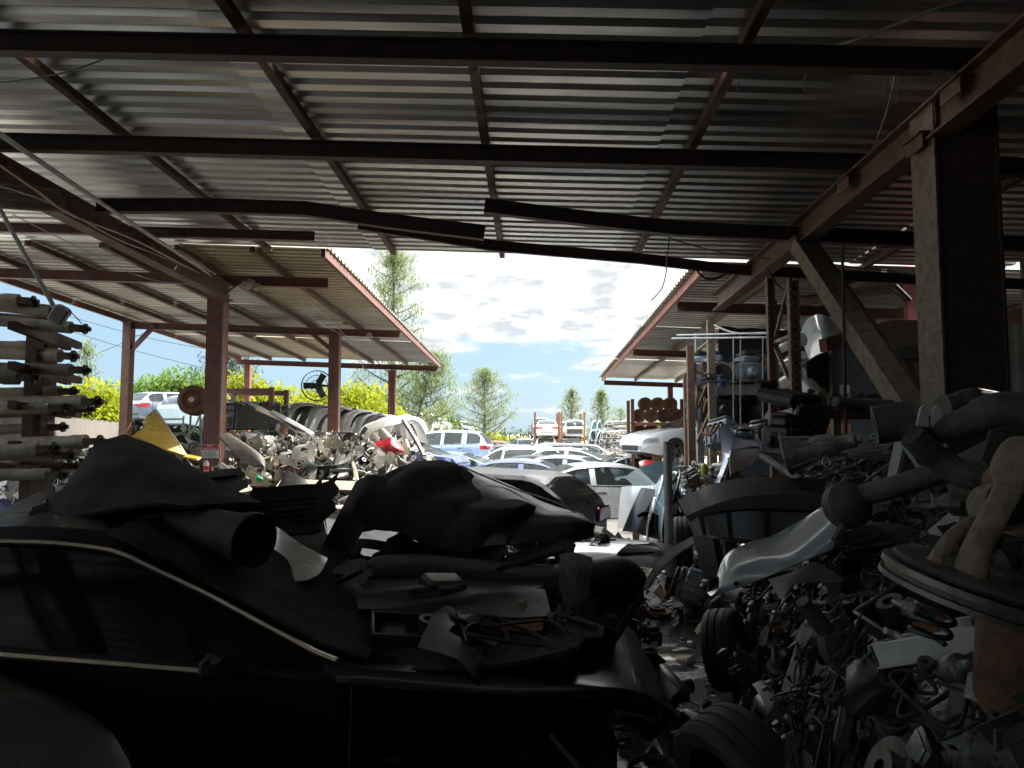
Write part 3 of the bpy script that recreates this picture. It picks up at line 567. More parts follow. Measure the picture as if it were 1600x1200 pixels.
# cars in the middle distance (many sit on their bellies, wheels gone)
car('dark grey black crossover with red tail light beside the wet alley', 'wagon', 'black', *rear_at(915,9.9,4.6,155), -.12, 155, H=.97, W=1.85, N=60, gl='dark_glass', wheels=False)
cx_ = bpy.context.scene.collection.children[0].objects[-1]
while cx_.parent: cx_ = cx_.parent
for sd in (1,-1): o = mb('red_lens'); o.add(*lens_patch(Car('wagon',4.7,1.85,.97), -2.34, -1.86, sd, .66, .90, 10)); o.box((-2.36, sd*.56, .78), (.05,.5,.2), bv=.03); o.build('tail_light', cx_)
car('dark blue sedan missing its tail lights beside the pale blue suv', 'sedan', 'navy', *rear_at(722,21.5,4.6,168), .12, 168, wheels=False, lens=False)
car('pale blue suv with missing rear wheel and red tail lamp', 'suv', 'pale_blue', *rear_at(768,31,4.7,172), .25, 172, wheels=False)
car('silver coupe roof just behind the black crossover', 'coupe', 'silver', *rear_at(800,15.6,4.5,12), -.18, 12, wheels=False)
car('deep blue sedan between the white coupe and the row of hoods', 'sedan', 'navy', *rear_at(925,19,4.6,170), -.28, 170, wheels=False)
car('black low car roof behind the deep blue sedan', 'coupe', 'black', *rear_at(930,22.5,4.6,174), -.22, 174, wheels=False)
car('white pickup like cab with dark window behind the coupe', 'wagon', 'white', *rear_at(884,27,4.2,176), -.1, 176, L=4.3, wheels=False, gl='dark_glass')
car('silver car seen from behind with aqua rear glass', 'suv', 'silver', *rear_at(814,25,4.6,92), -.35, 92, gl='aqua_glass', wheels=False)
car('dark grey car nose down right of the white cab', 'wagon', 'dark_grey', *rear_at(950,30,4.6,178), -.05, 178, wheels=False)
car('gold beige sedan behind the leaning hoods', 'sedan', 'gold', *rear_at(970,25,4.6,165), -.1, 165, wheels=False)
car('black car roof peeking out left of the pale blue suv', 'sedan', 'black', *rear_at(705,27.5,4.6,175), .05, 175, wheels=False)
for lb, kd, pt, px, Y, hd, z in (('teal sedan low between the pale blue suv and the silver coupe','sedan','teal',790,23.5,172,-.2),('pale silver sedan in front of the white cab','sedan','silver',905,23,14,-.25),('grey wagon deeper in the yard left of the silver rear','wagon','grey',778,36,165,-.1),('dark car between the white cab and the stacks','sedan','dark_grey',860,34,178,-.1),('ice blue hatch near the far doors','wagon','ice_blue',925,35,172,-.1),('maroon low sedan in the far middle of the yard','sedan','maroon',830,40,175,0),('white sedan behind the pale blue suv tail','sedan','white',800,31,168,-.1),('grey blue sedan near the timber stand','sedan','grey_blue',985,21,160,-.25),('silver sedan far beyond the gold sedan','sedan','silver',958,37,175,-.1)): car(lb, kd, pt, *rear_at(px,Y,4.6,hd), z, hd, wheels=False, N=36, lens=Y > 33)
# two level stack in the distance
SY = 52
def stack_z(py): return 1.8+(678-py)/FPX*SY
car('white sedan on top of the left stack, rear facing the yard', 'sedan', 'white', *rear_at(855,SY,4.6,90), stack_z(686), 90, wheels=True, W=1.72)
car('white hatchback with missing trunk lid below the white sedan', 'suv', 'white', *rear_at(853,SY,4.4,90), stack_z(717), 90, lid=False, lens=False, L=4.4, H=.95)
car('silver suv with open trunk on top of the right stack', 'suv', 'silver', *rear_at(898,SY+1,4.4,88), stack_z(688), 88, lid=False, lens=False, L=4.4, H=.9)
car('dark grey car with red tail lights at the bottom of the right stack', 'suv', 'dark_grey', *rear_at(893,SY,4.4,91), stack_z(718), 91, L=4.4, H=.92)
car('blue grey suv behind the white sedan on the left stack', 'suv', 'grey_blue', *rear_at(846,SY+7,4.6,90), stack_z(686), 90, H=1.02)
car('pale silver car behind the silver suv on the right stack', 'wagon', 'silver', *rear_at(886,SY+8,4.6,90), stack_z(686), 90)
car('dark blue car parked left of the stacked white cars', 'wagon', 'navy', *rear_at(823,SY+3,4.6,100), .0, 100)
rk = thing('car_stacking_rack', 'rusty two level rack holding the stacked cars in the distance', 'rack')
for px in (836,874,878,914):
    for dy in (0, 4.2):
        X = at(px,678,SY).x; mb('rust').box((X, SY+.5+dy, 1.7), (.14,.14,3.4)).build('upright', rk, 0)
for py in (688,719):
    for dy in (0,4.2): mb('rust').bar((at(834,678,SY).x, SY+.5+dy, stack_z(py)+.0), (at(916,678,SY).x, SY+.5+dy, stack_z(py)+.0), .12, .16).build('cross_beam', rk, 0)
# long row of stacked cars along the left boundary
cols_ = ['silver','white','dark_grey','white','silver','white','ice_blue','white']
where = ['nearest the red post', 'second from the red post', 'third from the red post', 'fourth from the red post', 'fifth from the red post', 'sixth from the red post', 'seventh from the red post', 'farthest along the bushes']
for i in range(8):
    px = 592+i*18; Y = 36+i*5.0; kd = ['suv','wagon','suv','sedan','suv','sedan','wagon','sedan'][i]
    car('%s car on the upper level of the left row, %s' % (cols_[i].replace('_',' '), where[i]), kd, cols_[i], at(px,678,Y).x, Y, 1.62+(i%3)*.08, 40+10*(i%3), wheels=(i%2 == 0), group='cars stacked along the left boundary', lens=i%3 == 1, N=36, tilt=(3*(i%2), 0))
    car('%s car underneath in the lower left row, %s' % (cols_[(i+3)%8].replace('_',' '), where[i]), 'sedan', cols_[(i+3)%8], at(px+4,678,Y).x, Y+.3, 0, 50, group='cars stacked along the left boundary', N=30, wheels=True)
# cars behind the fence at far left
car('blue grey wagon with red tail lights raised behind the wooden fence', 'wagon', 'grey_blue', *rear_at(203,29,4.6,62), 2.15, 62, W=1.82, H=1.0, wheels=True)
car('dark car under the blue grey wagon behind the wooden fence', 'sedan', 'grey', *rear_at(203,29.2,4.6,66), .5, 66)
car('pale aqua car right of the wagon behind the yellow lid', 'wagon', 'ice_blue', *rear_at(268,27,4.6,75), 1.9, 75, gl='aqua_glass', lens=False)
car('dark blue car under the pale aqua car by the fence', 'sedan', 'navy', *rear_at(268,27.2,4.6,76), .4, 76)
# white coupe on the right shelf
WC = car('white coupe raised on timber blocks under the right shelter', 'coupe', 'white', 4.9, 20.6, 1.02, 200, W=1.8, N=60)
st = thing('timber_stand', 'timber block stand under the raised white coupe', 'stand', (4.3, 20.2, 0))
for x, y in ((-.9,-.6),(.9,-.6),(-.9,.7),(.9,.7)): mb('timber').box((x,y,.62),(.22,.22,1.24)).build('leg', st, 0)
for y in (-.6,.7): mb('timber').box((0,y,1.27),(2.2,.2,.12)).build('cross_beam', st, 0)
# ------------------------------------------------------------------ scrap part kinds (each returns a mesh)
K = {}
def rr(a, b): return rnd.uniform(a, b)
def circ(r, n, z=0, a0=0, a1=2*math.pi): return [Vector((r*math.cos(a0+(a1-a0)*i/n), r*math.sin(a0+(a1-a0)*i/n), z)) for i in range(n+1)]
def helix(r, h, t, n=90): return [Vector((r*math.cos(2*math.pi*t*i/n), r*math.sin(2*math.pi*t*i/n), h*i/n)) for i in range(n+1)]
def k_disc(m='disc_steel'):
    b = mb(m).lathe([(.078,0),(.15,0),(.15,.009),(.145,.011),(.145,.015),(.15,.017),(.15,.026),(.085,.026),(.083,.062),(.035,.062),(.035,.055),(.075,.055)], 36, closed=True); return b
def k_spring(m='plastic'): return mb(m).tube(helix(.065,.32,6,110), .0075, 7)
def k_strut(m='grease'):
    b = mb(m).lathe([(0,0),(.028,0),(.028,.34),(.0,.34)], 16).lathe([(.03,.26),(.085,.27),(.09,.285),(.03,.28)], 20); b.mat('alloy').lathe([(.011,.34),(.011,.58),(0,.58)],10); b.mat('plastic').tube([p+Vector((0,0,.29)) for p in helix(.07,.24,5,90)], .007, 6); b.mat(m).lathe([(.0,.53),(.08,.53),(.075,.56),(.03,.585),(0,.585)],20)
    return b.box((0,.045,.05),(.05,.07,.09), bv=.01)
def k_arm(m='alloy'):
    c = cr([(-.24,0,0),(-.12,.035,.02),(.03,.05,.03),(.16,.02,.015),(.26,-.06,0)], 16); b = mb(m).tube(c, [.03,.03,.028,.026,.026,.027,.03,.034,.036,.034,.03,.027,.025,.025,.025,.026], 10, True, None, .6)
    c2 = cr([(.06,.045,.025),(.10,.14,.02),(.16,.24,0)], 8); b.tube(c2, .026, 8, True, None, .6)
    for p in ((-.25,0,-.025),(.27,-.065,-.025),(.165,.25,-.025)): b.mat(m).lathe([(.02,0),(.042,0),(.042,.05),(.02,.05)], 16, T(p), closed=True).mat('rubber').lathe([(0,.008),(.022,.008),(.022,.046),(0,.046)], 12, T(p))
    return b
def k_shaft(m='grease'):
    b = mb(m).tube([(-.34,0,0),(.34,0,0)], .014, 10); b.mat('rubber')
    for s in (-1,1):
        M = T((s*.2,0,0),(0,R(90*s),0)); b.mat('rubber').lathe([(.016,0),(.024,.01),(.02,.02),(.032,.03),(.026,.04),(.042,.05),(.034,.06),(.05,.07),(.05,.085)],18,M); b.mat('alloy').lathe([(0,.085),(.052,.085),(.052,.15),(.025,.165),(.018,.22),(0,.22)],18,M)
    return b
def k_engine(m='alloy'):
    b = mb(m).box((0,0,.2),(.5,.36,.36),bv=.03).box((0,0,.43),(.46,.26,.12),bv=.03); b.mat('plastic').box((0,0,.52),(.42,.22,.07),bv=.025)
    for i in range(5): b.mat(m).box((-.2+.1*i,0,.22),(.018,.40,.3),bv=.006)
    for y, z, r in ((.05,.15,.085),(-.1,.3,.06),(.12,.36,.045),(-.08,.1,.05)): b.mat('grease').lathe([(0,0),(r,0),(r,.012),(r*.85,.02),(r,.03),(r,.045),(r*.4,.05),(0,.05)],20,T((.26,y,z),(0,R(90),0)))
    b.mat('rust')
    for i in range(4): b.tube(cr([(-.18+.12*i,.18,.38),(-.18+.12*i,.27,.36),(-.12+.1*i,.3,.24),(0,.3,.16)],10),.022,8)
    b.mat('cable_black').tube(cr([(-.25,-.1,.5),(-.1,-.24,.46),(.1,-.22,.4),(.28,-.2,.5)],16),.012,6)
    return b.mat(m).lathe([(0,0),(.09,0),(.1,.03),(.06,.06),(.06,.12),(0,.12)],18,T((-.25,0,.2),(0,R(-90),0)))
def k_gearbox(m='alloy'):
    b = mb(m).lathe([(0,0),(.19,0),(.19,.02),(.165,.04),(.14,.14),(.115,.2),(.12,.3),(.1,.42),(.07,.46),(.065,.6),(.04,.62),(.04,.66),(0,.66)],22,T((-.3,0,.17),(0,R(90),0)))
    for i in range(10): a = i*math.pi/5; b.bar((-.29,.17*math.cos(a),.17+.17*math.sin(a)),(-.05,.115*math.cos(a),.17+.115*math.sin(a)),.014,.02)
    return b.box((.05,0,.05),(.3,.2,.06),bv=.015).mat('grease').lathe([(.02,0),(.15,0),(.15,-.01),(.02,-.01)],22,T((-.3,0,.17),(0,R(90),0)))
def k_alternator(m='alloy'):
    b = mb(m).lathe([(0,0),(.06,0),(.075,.02),(.075,.12),(.05,.14),(0,.14)],20)
    for i in range(12): a = i*math.pi/6; b.box((.076*math.cos(a),.076*math.sin(a),.07),(.012,.012,.08))
    return b.mat('grease').lathe([(0,.15),(.035,.15),(.035,.155),(.028,.165),(.035,.175),(.035,.185),(0,.185)],16).mat(m).box((.1,0,.05),(.06,.03,.03),bv=.008)
def k_bumper(m='plastic', L=1.55, d=.34, h=.42):
    g = []
    for i in range(29):
        u = i/28*2-1; x = L/2*math.sin(u*1.35)/math.sin(1.35); y = -d*(abs(u)**2.6); row = []
        for v in range(9): q = v/8; row.append(Vector((x, y+.05*math.sin(q*math.pi)-.05*q*(1-.3*abs(u)) , h*(q-.5))))
        g.append(row)
    b = mb(m).shell(g, .006, None, lambda u, v: .3 < u < .7 and .32 < v < .55 and m == 'plastic')
    return b
def k_fender(m='paint_silver'):
    g = []
    for i in range(25):
        x = -.48+.96*i/24; zb = 0.; d = abs(x+.06)
        if d < .33: zb = math.sqrt(.33**2-d*d)*1.0
        zt = .60-.10*max(0,x)**1.2-(.10 if x < -.4 else 0); g.append([Vector((x, .09*math.sin(q*2.1)-.14*max(0,(q-.85))*6*.6, zb+(zt-zb)*q)) for q in [k/7 for k in range(8)]])
    return mb(m).shell(g, .004)
def k_door(m='paint_silver', gl=True):
    g = [[Vector((-.52+1.04*i/16+.05*j/8*(1 if i == 0 else 0), .055*math.sin(j/8*math.pi*.9+.2), .60*j/8)) for j in range(9)] for i in range(17)]
    b = mb(m).shell(g, .03); b.tube(cr([(-.5,.0,.6),(-.42,-.05,.86),(-.15,-.08,.98),(.15,-.07,.95),(.5,0,.6)],18),.022,7); b.mat('plastic').box((0,-.04,.3),(.8,.03,.42),bv=.01).box((-.05,-.07,.42),(.45,.06,.07),bv=.02); b.mat('plastic').box((-.36,.065,.46),(.18,.025,.03),bv=.01)
    if gl: b.mat('aqua_glass').add([(-.46,-.03,.61),(.44,-.02,.61),(.14,-.07,.93),(-.15,-.08,.96),(-.40,-.05,.85)],[(0,1,2,3,4)])
    return b
def k_hood(m='paint_silver', w=1.36, l=1.05):
    g = [[Vector(((u-.5)*w*(1-.10*v), (v-.5)*l, .10*(1-(2*u-1)**4)*(1-.4*v)+.05*math.sin(v*2.4)-.05*(abs(2*u-1)**8)+(.012 if abs(abs(2*u-1)-.45) < .06 else 0))) for v in [k/12 for k in range(13)]] for u in [k/20 for k in range(21)]]
    b = mb(m).shell(g, .012); b.mat('grease')
    for a, c in (((-.5,-.4,.0),(.5,.4,.03)),((.5,-.4,0),(-.5,.4,.03)),((-.55,-.42,0),(.55,-.42,0))): b.bar(a, c, .07, .02)
    return b
def k_muffler(m='rust'):
    b = mb(m).lathe([(0,0),(.08,.01),(.105,.03),(.105,.50),(.08,.52),(0,.53)],20,T((-.26,0,0),(0,R(90),0))); return b.tube(cr([(-.25,0,0),(-.4,.02,.03),(-.6,.1,.02),(-.85,.08,0)],14),.026,9).tube([(.25,.03,0),(.42,.03,0)],.026,9)
def k_pipe(m='rust'): return mb(m).tube(cr([(-.6,0,0),(-.3,.05,.06),(0,-.05,.0),(.25,.08,.05),(.55,.0,.02)],26),.026,9).lathe([(.02,0),(.06,0),(.06,.012),(.02,.012)],14,T((.55,0,.02),(0,R(90),0)),closed=True)
def k_rod(m='grease_dull'): return mb(m).tube(cr([(-.6,-.2,0),(-.55,-.05,.02),(-.45,0,.03),(.45,0,.03),(.55,-.05,.02),(.6,-.2,0)],26),.013,7).lathe([(.008,0),(.03,0),(.03,.02),(.008,.02)],12,T((-.6,-.22,0)),closed=True)
def k_bracket(m='cast_iron'):
    o = [(-.16,-.1),(.02,-.13),(.15,-.06),(.18,.06),(.06,.07),(.02,.14),(-.1,.13),(-.12,.03),(-.18,0)]; b = mb(m).prism(o,.012).bar((-.15,-.02,.02),(.12,.0,.02),.02,.03)
    for p in ((-.1,-.04,.0),(.1,.0,.0),(-.03,.08,.0)): b.lathe([(.012,0),(.03,0),(.03,.03),(.012,.03)],14,T(p),closed=True)
    return b
def k_hose(m='rubber'):
    b = mb(m)
    for q in range(3): b.tube(cr([Vector((rr(-.3,.3),rr(-.25,.25),rr(0,.12))) for _ in range(6)],36),rr(.007,.018),6)
    return b
def k_loom(m='cable_black'):
    b = mb(m)
    for q in range(7): b.tube(cr([Vector((rr(-.3,.3),rr(-.25,.25),rr(0,.16))) for _ in range(7)],34),rr(.003,.009),5)
    for q in range(5): b.mat('grey_plastic').box((rr(-.25,.25),rr(-.2,.2),rr(.02,.12)),(.04,.025,.02),T((0,0,0),(rr(-.5,.5),0,rr(-.5,.5))),.004)
    return b
def k_lamp(m='clear_lens'):
    g = [[Vector((-.28+.56*u, .10*math.sin(v*3)*(1-.5*u)-.1*u*u, -.09+.18*v-.05*u+.03*u*v)) for v in [k/6 for k in range(7)]] for u in [k/12 for k in range(13)]]
    return mb(m).shell(g,.012).mat('plastic').box((0,-.06,-.01),(.46,.12,.15),bv=.03).lathe([(0,0),(.06,0),(.06,.08),(.05,.09),(0,.09)],16,T((-.12,-.1,0),(R(90),0,0)))
def k_radiator(m='alloy'):
    b = mb('grease').box((0,0,.2),(.62,.035,.38)); b.mat('plastic').box((-.33,0,.2),(.06,.06,.4),bv=.015).box((.33,0,.2),(.06,.06,.4),bv=.015); b.mat(m)
    for i in range(13): b.box((0,0,.03+.029*i),(.6,.042,.007))
    return b.mat('plastic').tube([(.33,.0,.34),(.33,.12,.34)],.02,10)
def k_subframe(m='alloy'):
    b = mb(m).tube(cr([(-.55,-.2,.06),(-.42,-.16,0),(0,-.12,.02),(.42,-.16,0),(.55,-.2,.06)],22),.05,10,True,None,.7).tube(cr([(-.5,.28,.06),(-.36,.22,.02),(0,.2,0),(.36,.22,.02),(.5,.28,.06)],22),.042,10,True,None,.7)
    for s in (-1,1): b.tube([(s*.40,-.17,0),(s*.36,.02,.03),(s*.38,.22,.02)],.04,9,True,None,.7); b.lathe([(.025,0),(.055,0),(.055,.07),(.025,.07)],14,T((s*.56,-.2,.03)),closed=True).lathe([(.025,0),(.055,0),(.055,.07),(.025,.07)],14,T((s*.51,.29,.03)),closed=True)
    return b
def k_knuckle(m='cast_iron'):
    b = mb(m).lathe([(.035,-.03),(.075,-.03),(.08,.03),(.035,.03)],18,closed=True).tube(cr([(.0,.06,0),(.03,.16,.01),(.0,.27,.05)],9),[.035,.032,.03,.027,.025,.024,.024,.028,.03],8).tube(cr([(0,-.06,0),(-.04,-.14,.02),(-.02,-.2,.03)],7),.028,8).tube(cr([(.06,0,0),(.15,.03,0),(.2,.0,.02)],7),.02,8)
    for p in ((0,.28,.03),(-.02,-.21,.01),(.21,0,.0)): b.lathe([(.012,0),(.034,0),(.034,.045),(.012,.045)],12,T(p),closed=True)
    return b.mat('grease').lathe([(0,.03),(.065,.03),(.06,.045),(.03,.05),(.028,.09),(0,.09)],16)
def k_sheet(m='grey_plastic', sd=1.):
    g = loft([[(-.3,-.2,0),(-.1,-.24,.05),(.2,-.2,.0),(.34,-.12,.06)],[(-.34,0,.07),(-.1,.02,.1),(.15,0,.05),(.3,.02,.1)],[(-.26,.2,0),(0,.24,.06),(.2,.2,.1),(.26,.12,.02)]],10,14,.018,2.4,sd,.008); return mb(m).shell(g,.006,None,lambda u,v: (.38<u<.62 and .3<v<.5) or (u<.12 and v>.8)).bar((-.2,-.1,.06),(.2,.12,.08),.02,.03)
def k_tray(m='plastic'):
    b = mb(m).box((0,0,.01),(.5,.3,.02),bv=.006)
    for x in (-.24,.24): b.box((x,0,.06),(.02,.3,.1),bv=.006)
    for y in (-.14,.14): b.box((0,y,.06),(.5,.02,.1),bv=.006)
    return b.lathe([(.03,0),(.06,0),(.06,.12),(.03,.12)],14,T((.1,.02,.02)),closed=True).box((-.1,0,.04),(.16,.2,.06),bv=.02)
def k_module(m='plastic'): return mb(m).box((0,0,.04),(.22,.16,.07),bv=.012).box((.0,-.09,.04),(.12,.04,.05),bv=.008).mat('alloy').box((0,0,.08),(.18,.12,.012),bv=.004)
def k_seat(m='leather'):
    return mb(m).box((0,0,.12),(.52,.52,.18),bv=.07).box((0,-.28,.45),(.5,.16,.62),T((0,0,0),(R(-8),0,0)),.07).box((0,-.26,.84),(.28,.11,.18),bv=.05)
def k_bootrim(m='rubber'): return mb(m).lathe(tyre_profile(.31,.19), 30, closed=True)
def k_beam(m='alloy'): return mb(m).tube(cr([(-.62,-.1,0),(-.4,-.02,0),(0,.02,0),(.4,-.02,0),(.62,-.1,0)],20),.05,8,True,None,.55).box((-.5,-.1,0),(.08,.12,.09),bv=.01).box((.5,-.1,0),(.08,.12,.09),bv=.01)
def k_pillar(m='white_plastic'): 
    g = loft([[(-.5,-.06,0),(-.2,-.09,.03),(.2,-.06,.05),(.55,.02,0)],[(-.5,0,.05),(-.2,-.02,.08),(.2,0,.09),(.55,.05,.03)],[(-.46,.07,0),(-.2,.05,.02),(.2,.06,.04),(.5,.08,0)]],7,16); return mb(m).shell(g,.005)
def k_mat(m='carpet', sd=1.):
    g = [[Vector((-.36+.72*i/12+.02*math.sin(j*2+sd), -.24+.48*j/8+(.03 if i in (0,12) else 0), .012*math.sin(i*.5+sd)+(.035 if j == 8 else 0)+.05*max(0,abs(i-6)-4.5)))for j in range(9)] for i in range(13)]
    b = mb(m).shell(g,.012,None,lambda u,v: (u<.17 and v>.75) or (u>.9 and v<.25))
    for k in range(1,6): b.tube([g[i][k+1]+Vector((0,0,.006)) for i in range(2,11)],.005,5)
    return b
# kind -> (label phrase, category, mesh variants)
def var(kind, phrase, cat, *bs, name=None): K[kind] = [(ph, cat, b.mesh(name or kind, 40), name or kind) for ph, b in zip(phrase, bs)]
var('brake_disc', ['rusty vented brake disc','worn grey brake disc'], 'brake disc', k_disc('rust'), k_disc())
var('coil_spring', ['black coil spring','rusty coil spring'], 'spring', k_spring(), k_spring('rust'))
var('suspension_strut', ['greasy suspension strut with coil','grey suspension strut with coil'], 'strut', k_strut(), k_strut('alloy'))
var('control_arm', ['dull alloy control arm','greasy control arm'], 'control arm', k_arm(), k_arm('grease_dull'))
var('axle_shaft', ['greasy axle shaft with rubber boots','rusty axle shaft with boots'], 'axle shaft', k_shaft(), k_shaft('rust'))
var('engine', ['dirty alloy engine block','greasy black engine block','blue grey engine block'], 'engine', k_engine(), k_engine('grease'), k_engine('blue_cast'))
var('gearbox', ['grey cast gearbox','greasy dark gearbox','blue grey gearbox'], 'gearbox', k_gearbox(), k_gearbox('grease_dull'), k_gearbox('blue_cast'))
var('alternator', ['small round alternator'], 'alternator', k_alternator())
var('bumper_cover', ['black plastic bumper cover','grey bumper cover','white bumper cover'], 'bumper', k_bumper(), k_bumper('paint_grey'), k_bumper('paint_white'))
var('fender', ['silver fender panel','white fender panel','dark blue fender panel'], 'fender', k_fender(), k_fender('paint_white'), k_fender('paint_navy'))
var('car_door', ['silver car door','pale blue car door','black car door'], 'car door', k_door(), k_door('paint_ice_blue'), k_door('paint_black'))
var('hood', ['silver hood','white hood','black hood','pale blue hood'], 'hood', k_hood(), k_hood('paint_white'), k_hood('paint_black'), k_hood('paint_ice_blue'))
var('muffler', ['rusty muffler with pipe','grey muffler with pipe'], 'muffler', k_muffler(), k_muffler('alloy'))
var('exhaust_pipe', ['rusty bent exhaust pipe'], 'pipe', k_pipe())
var('sway_bar', ['thin bent sway bar'], 'sway bar', k_rod())
var('bracket', ['flat steel bracket with bushings','dull alloy bracket with bushings'], 'bracket', k_bracket(), k_bracket('alloy'))
var('hose_tangle', ['tangle of black hoses'], 'hoses', k_hose())
var('wiring_loom', ['tangled wiring loom'], 'wiring', k_loom())
var('headlight', ['broken headlight unit'], 'headlight', k_lamp())
var('radiator', ['grimy radiator'], 'radiator', k_radiator())
var('subframe', ['alloy suspension subframe','greasy suspension subframe'], 'subframe', k_subframe(), k_subframe('grease_dull'))
var('steering_knuckle', ['cast steering knuckle with hub'], 'knuckle', k_knuckle())
var('trim_panel', ['grey crumpled trim panel','white crumpled trim panel','black crumpled trim panel','beige crumpled trim panel'], 'trim panel', k_sheet(), k_sheet('white_plastic', 5.), k_sheet('plastic', 9.), k_sheet('beige', 13.))
var('plastic_tray', ['black plastic tray','white plastic tray'], 'tray', k_tray(), k_tray('white_plastic'))
var('control_module', ['small black electronic box'], 'module', k_module())
var('car_seat', ['black leather car seat'], 'seat', k_seat())
var('tyre', ['worn black tyre'], 'tyre', k_bootrim())
var('bumper_beam', ['alloy bumper beam','white bumper beam'], 'bumper beam', k_beam(), k_beam('white_plastic'))
var('pillar_trim', ['white pillar trim strip','beige pillar trim strip','grey pillar trim strip'], 'trim strip', k_pillar(), k_pillar('beige'), k_pillar('grey_plastic'))

var('floor_mat', ['black ribbed car mat','dark felt car mat'], 'car mat', k_mat('rubber'), k_mat('carpet',3.))
var('arched_cover', ['black arched bumper cover','grey arched bumper cover','white arched bumper cover'], 'bumper', k_bumper('plastic',1.45,.78,.36), k_bumper('paint_grey',1.45,.78,.36), k_bumper('paint_white',1.45,.78,.36), name='bumper_cover')
SCAT = []      # (object, phrase, zone)
def put(kind, p, rot, sc=1., v=None, label=None, group=None, name=None, scat=None):
    ph, cat, me, nm = K[kind][v if v is not None else rnd.randrange(len(K[kind]))]
    o = bpy.data.objects.new(name or nm, me); col.objects.link(o); o.location = p; o.rotation_euler = rot; o.scale = (sc,)*3
    tag(o, label, cat, group)
    if scat: SCAT.append([o, ph, scat])
    return o
def interp(x, t): return lerp_t(x, t)
def xb(Y): return interp(Y, [(.8,.40),(2,.52),(3,.74),(4.7,1.33),(8,1.76),(14,2.45),(20,3.2)])
def h_right(X, Y):
    d = X-xb(Y)
    if d <= 0: return 0.
    s = interp(Y, [(1,.17),(2,.28),(3,.45),(5,.62),(8,.75),(12,1.)]); top = interp(Y, [(.8,1.1),(1.4,1.32),(2.5,1.40),(4,1.55),(5.5,1.72),(8,1.35),(11,.85),(20,.5)])
    return top*(1-math.exp(-(d/s)**1.3))
def sstep(a, b, x): t = min(1, max(0, (x-a)/(b-a))); return t*t*(3-2*t)
def h_left(X, Y): return 1.62*sstep(-1.0,-2.9,X)*sstep(8.2,11.6,Y)*(1-.35*sstep(15,18,Y))*(1-.25*sstep(-6,-8.5,X))*(1-.38*math.exp(-((X+5.05)**2+(Y-10.6)**2)/.5))
def h_mid(X, Y): return (.5+.25*sstep(0,-2,X))*sstep(1.15,.8,X+.06*(8-Y))*sstep(4.6,5.0,Y)*sstep(9.4,8.6,Y)
ZONES = dict(right=(h_right, (.45,6.4,.9,12.5), ['grease','grease_dull','plastic','cast_iron','alloy','rubber','rust']), left=(h_left, (-9,-.9,8.2,18), ['white_plastic','grey_plastic','alloy','beige','plastic','grease','galv','white_plastic']), mid=(h_mid, (-3.2,1.25,4.6,9.4), ['grease','plastic','grease_dull','alloy']))
def bits(b, p, n, pal, smin=.02, smax=.11, spread=.2):
    for _ in range(n):
        b.mat(rnd.choice(pal)); q = p+Vector((rr(-spread,spread),rr(-spread,spread),rr(-.05,.08))); M = T(q, (rr(0,6),rr(0,6),rr(0,6))); s = rr(smin,smax); c = rnd.random()
        if c < .35: b.box((0,0,0),(s*2,s*rr(.4,1.2),s*rr(.08,.5)),M)
        elif c < .55: b.tube([(-s*2,0,0),(0,s*rr(-1,1),0),(s*2,0,s*rr(-1,1))],s*rr(.08,.2),5,True,M)
        elif c < .7: b.lathe([(s*.4,0),(s,0),(s,s*.3),(s*.4,s*.3)],10,M,closed=True)
        else: b.shell([[Vector((s*2*(i-1),s*1.2*(j-1),s*rr(-.7,.7))) for j in range(3)] for i in range(3)],.004,M)
def heap(zone, label, nfrag, smin, smax, step=.22):
    h, (x0,x1,y0,y1), pal = ZONES[zone]; b = mb('grease' if zone != 'left' else 'grease_dull'); nx, ny = int((x1-x0)/step), int((y1-y0)/step)
    g = [[None]*(ny+1) for _ in range(nx+1)]
    for i in range(nx+1):
        for j in range(ny+1):
            X, Y = x0+(x1-x0)*i/nx, y0+(y1-y0)*j/ny; z = h(X, Y); z = z*(1+.14*mnoise.noise(Vector((X*2.6,Y*2.6,3)))+.10*mnoise.noise(Vector((X*7,Y*7,1))))-.10; g[i][j] = Vector((X+.08*mnoise.noise(Vector((X*5,Y*5,9)))*(z > 0), Y, z))
    b.add([p for r in g for p in r], [(i*(ny+1)+j,(i+1)*(ny+1)+j,(i+1)*(ny+1)+j+1,i*(ny+1)+j+1) for i in range(nx) for j in range(ny) if max(g[i][j].z,g[i+1][j].z,g[i][j+1].z,g[i+1][j+1].z) > -.05])
    k = 0; tries = 0
    while k < nfrag and tries < nfrag*12:
        tries += 1; X, Y = rr(x0,x1), rr(y0,y1); z = h(X, Y)
        if z < .04: 
            if rnd.random() > .03: continue
        pr = proj(Vector((X,Y,z)))
        if not pr or not (-80 < pr[0] < 1680 and pr[1] < 1300): continue
        if zone == 'left' and 296 < pr[0] < 362 and 660 < pr[1] < 740: continue
        f_ = min(1, max(.32, Y/6)) if zone == 'right' else 1; bits(b, Vector((X,Y,z)), 1, pal, smin*f_, smax*f_, .05); k += 1
    o = b.build(zone+'_scrap', None, 30); o.name = 'scrap_heap'; tag(o, label, 'scrap heap', kind='stuff')
heap('right', 'dense heap of small greasy car scrap filling the right side', 11000, .018, .075, .12)
heap('left', 'bright heap of small plastic and metal scrap under the left shelter', 9500, .018, .085)
heap('mid', 'low dark heap of small scrap left of the wet alley', 1500, .02, .07)
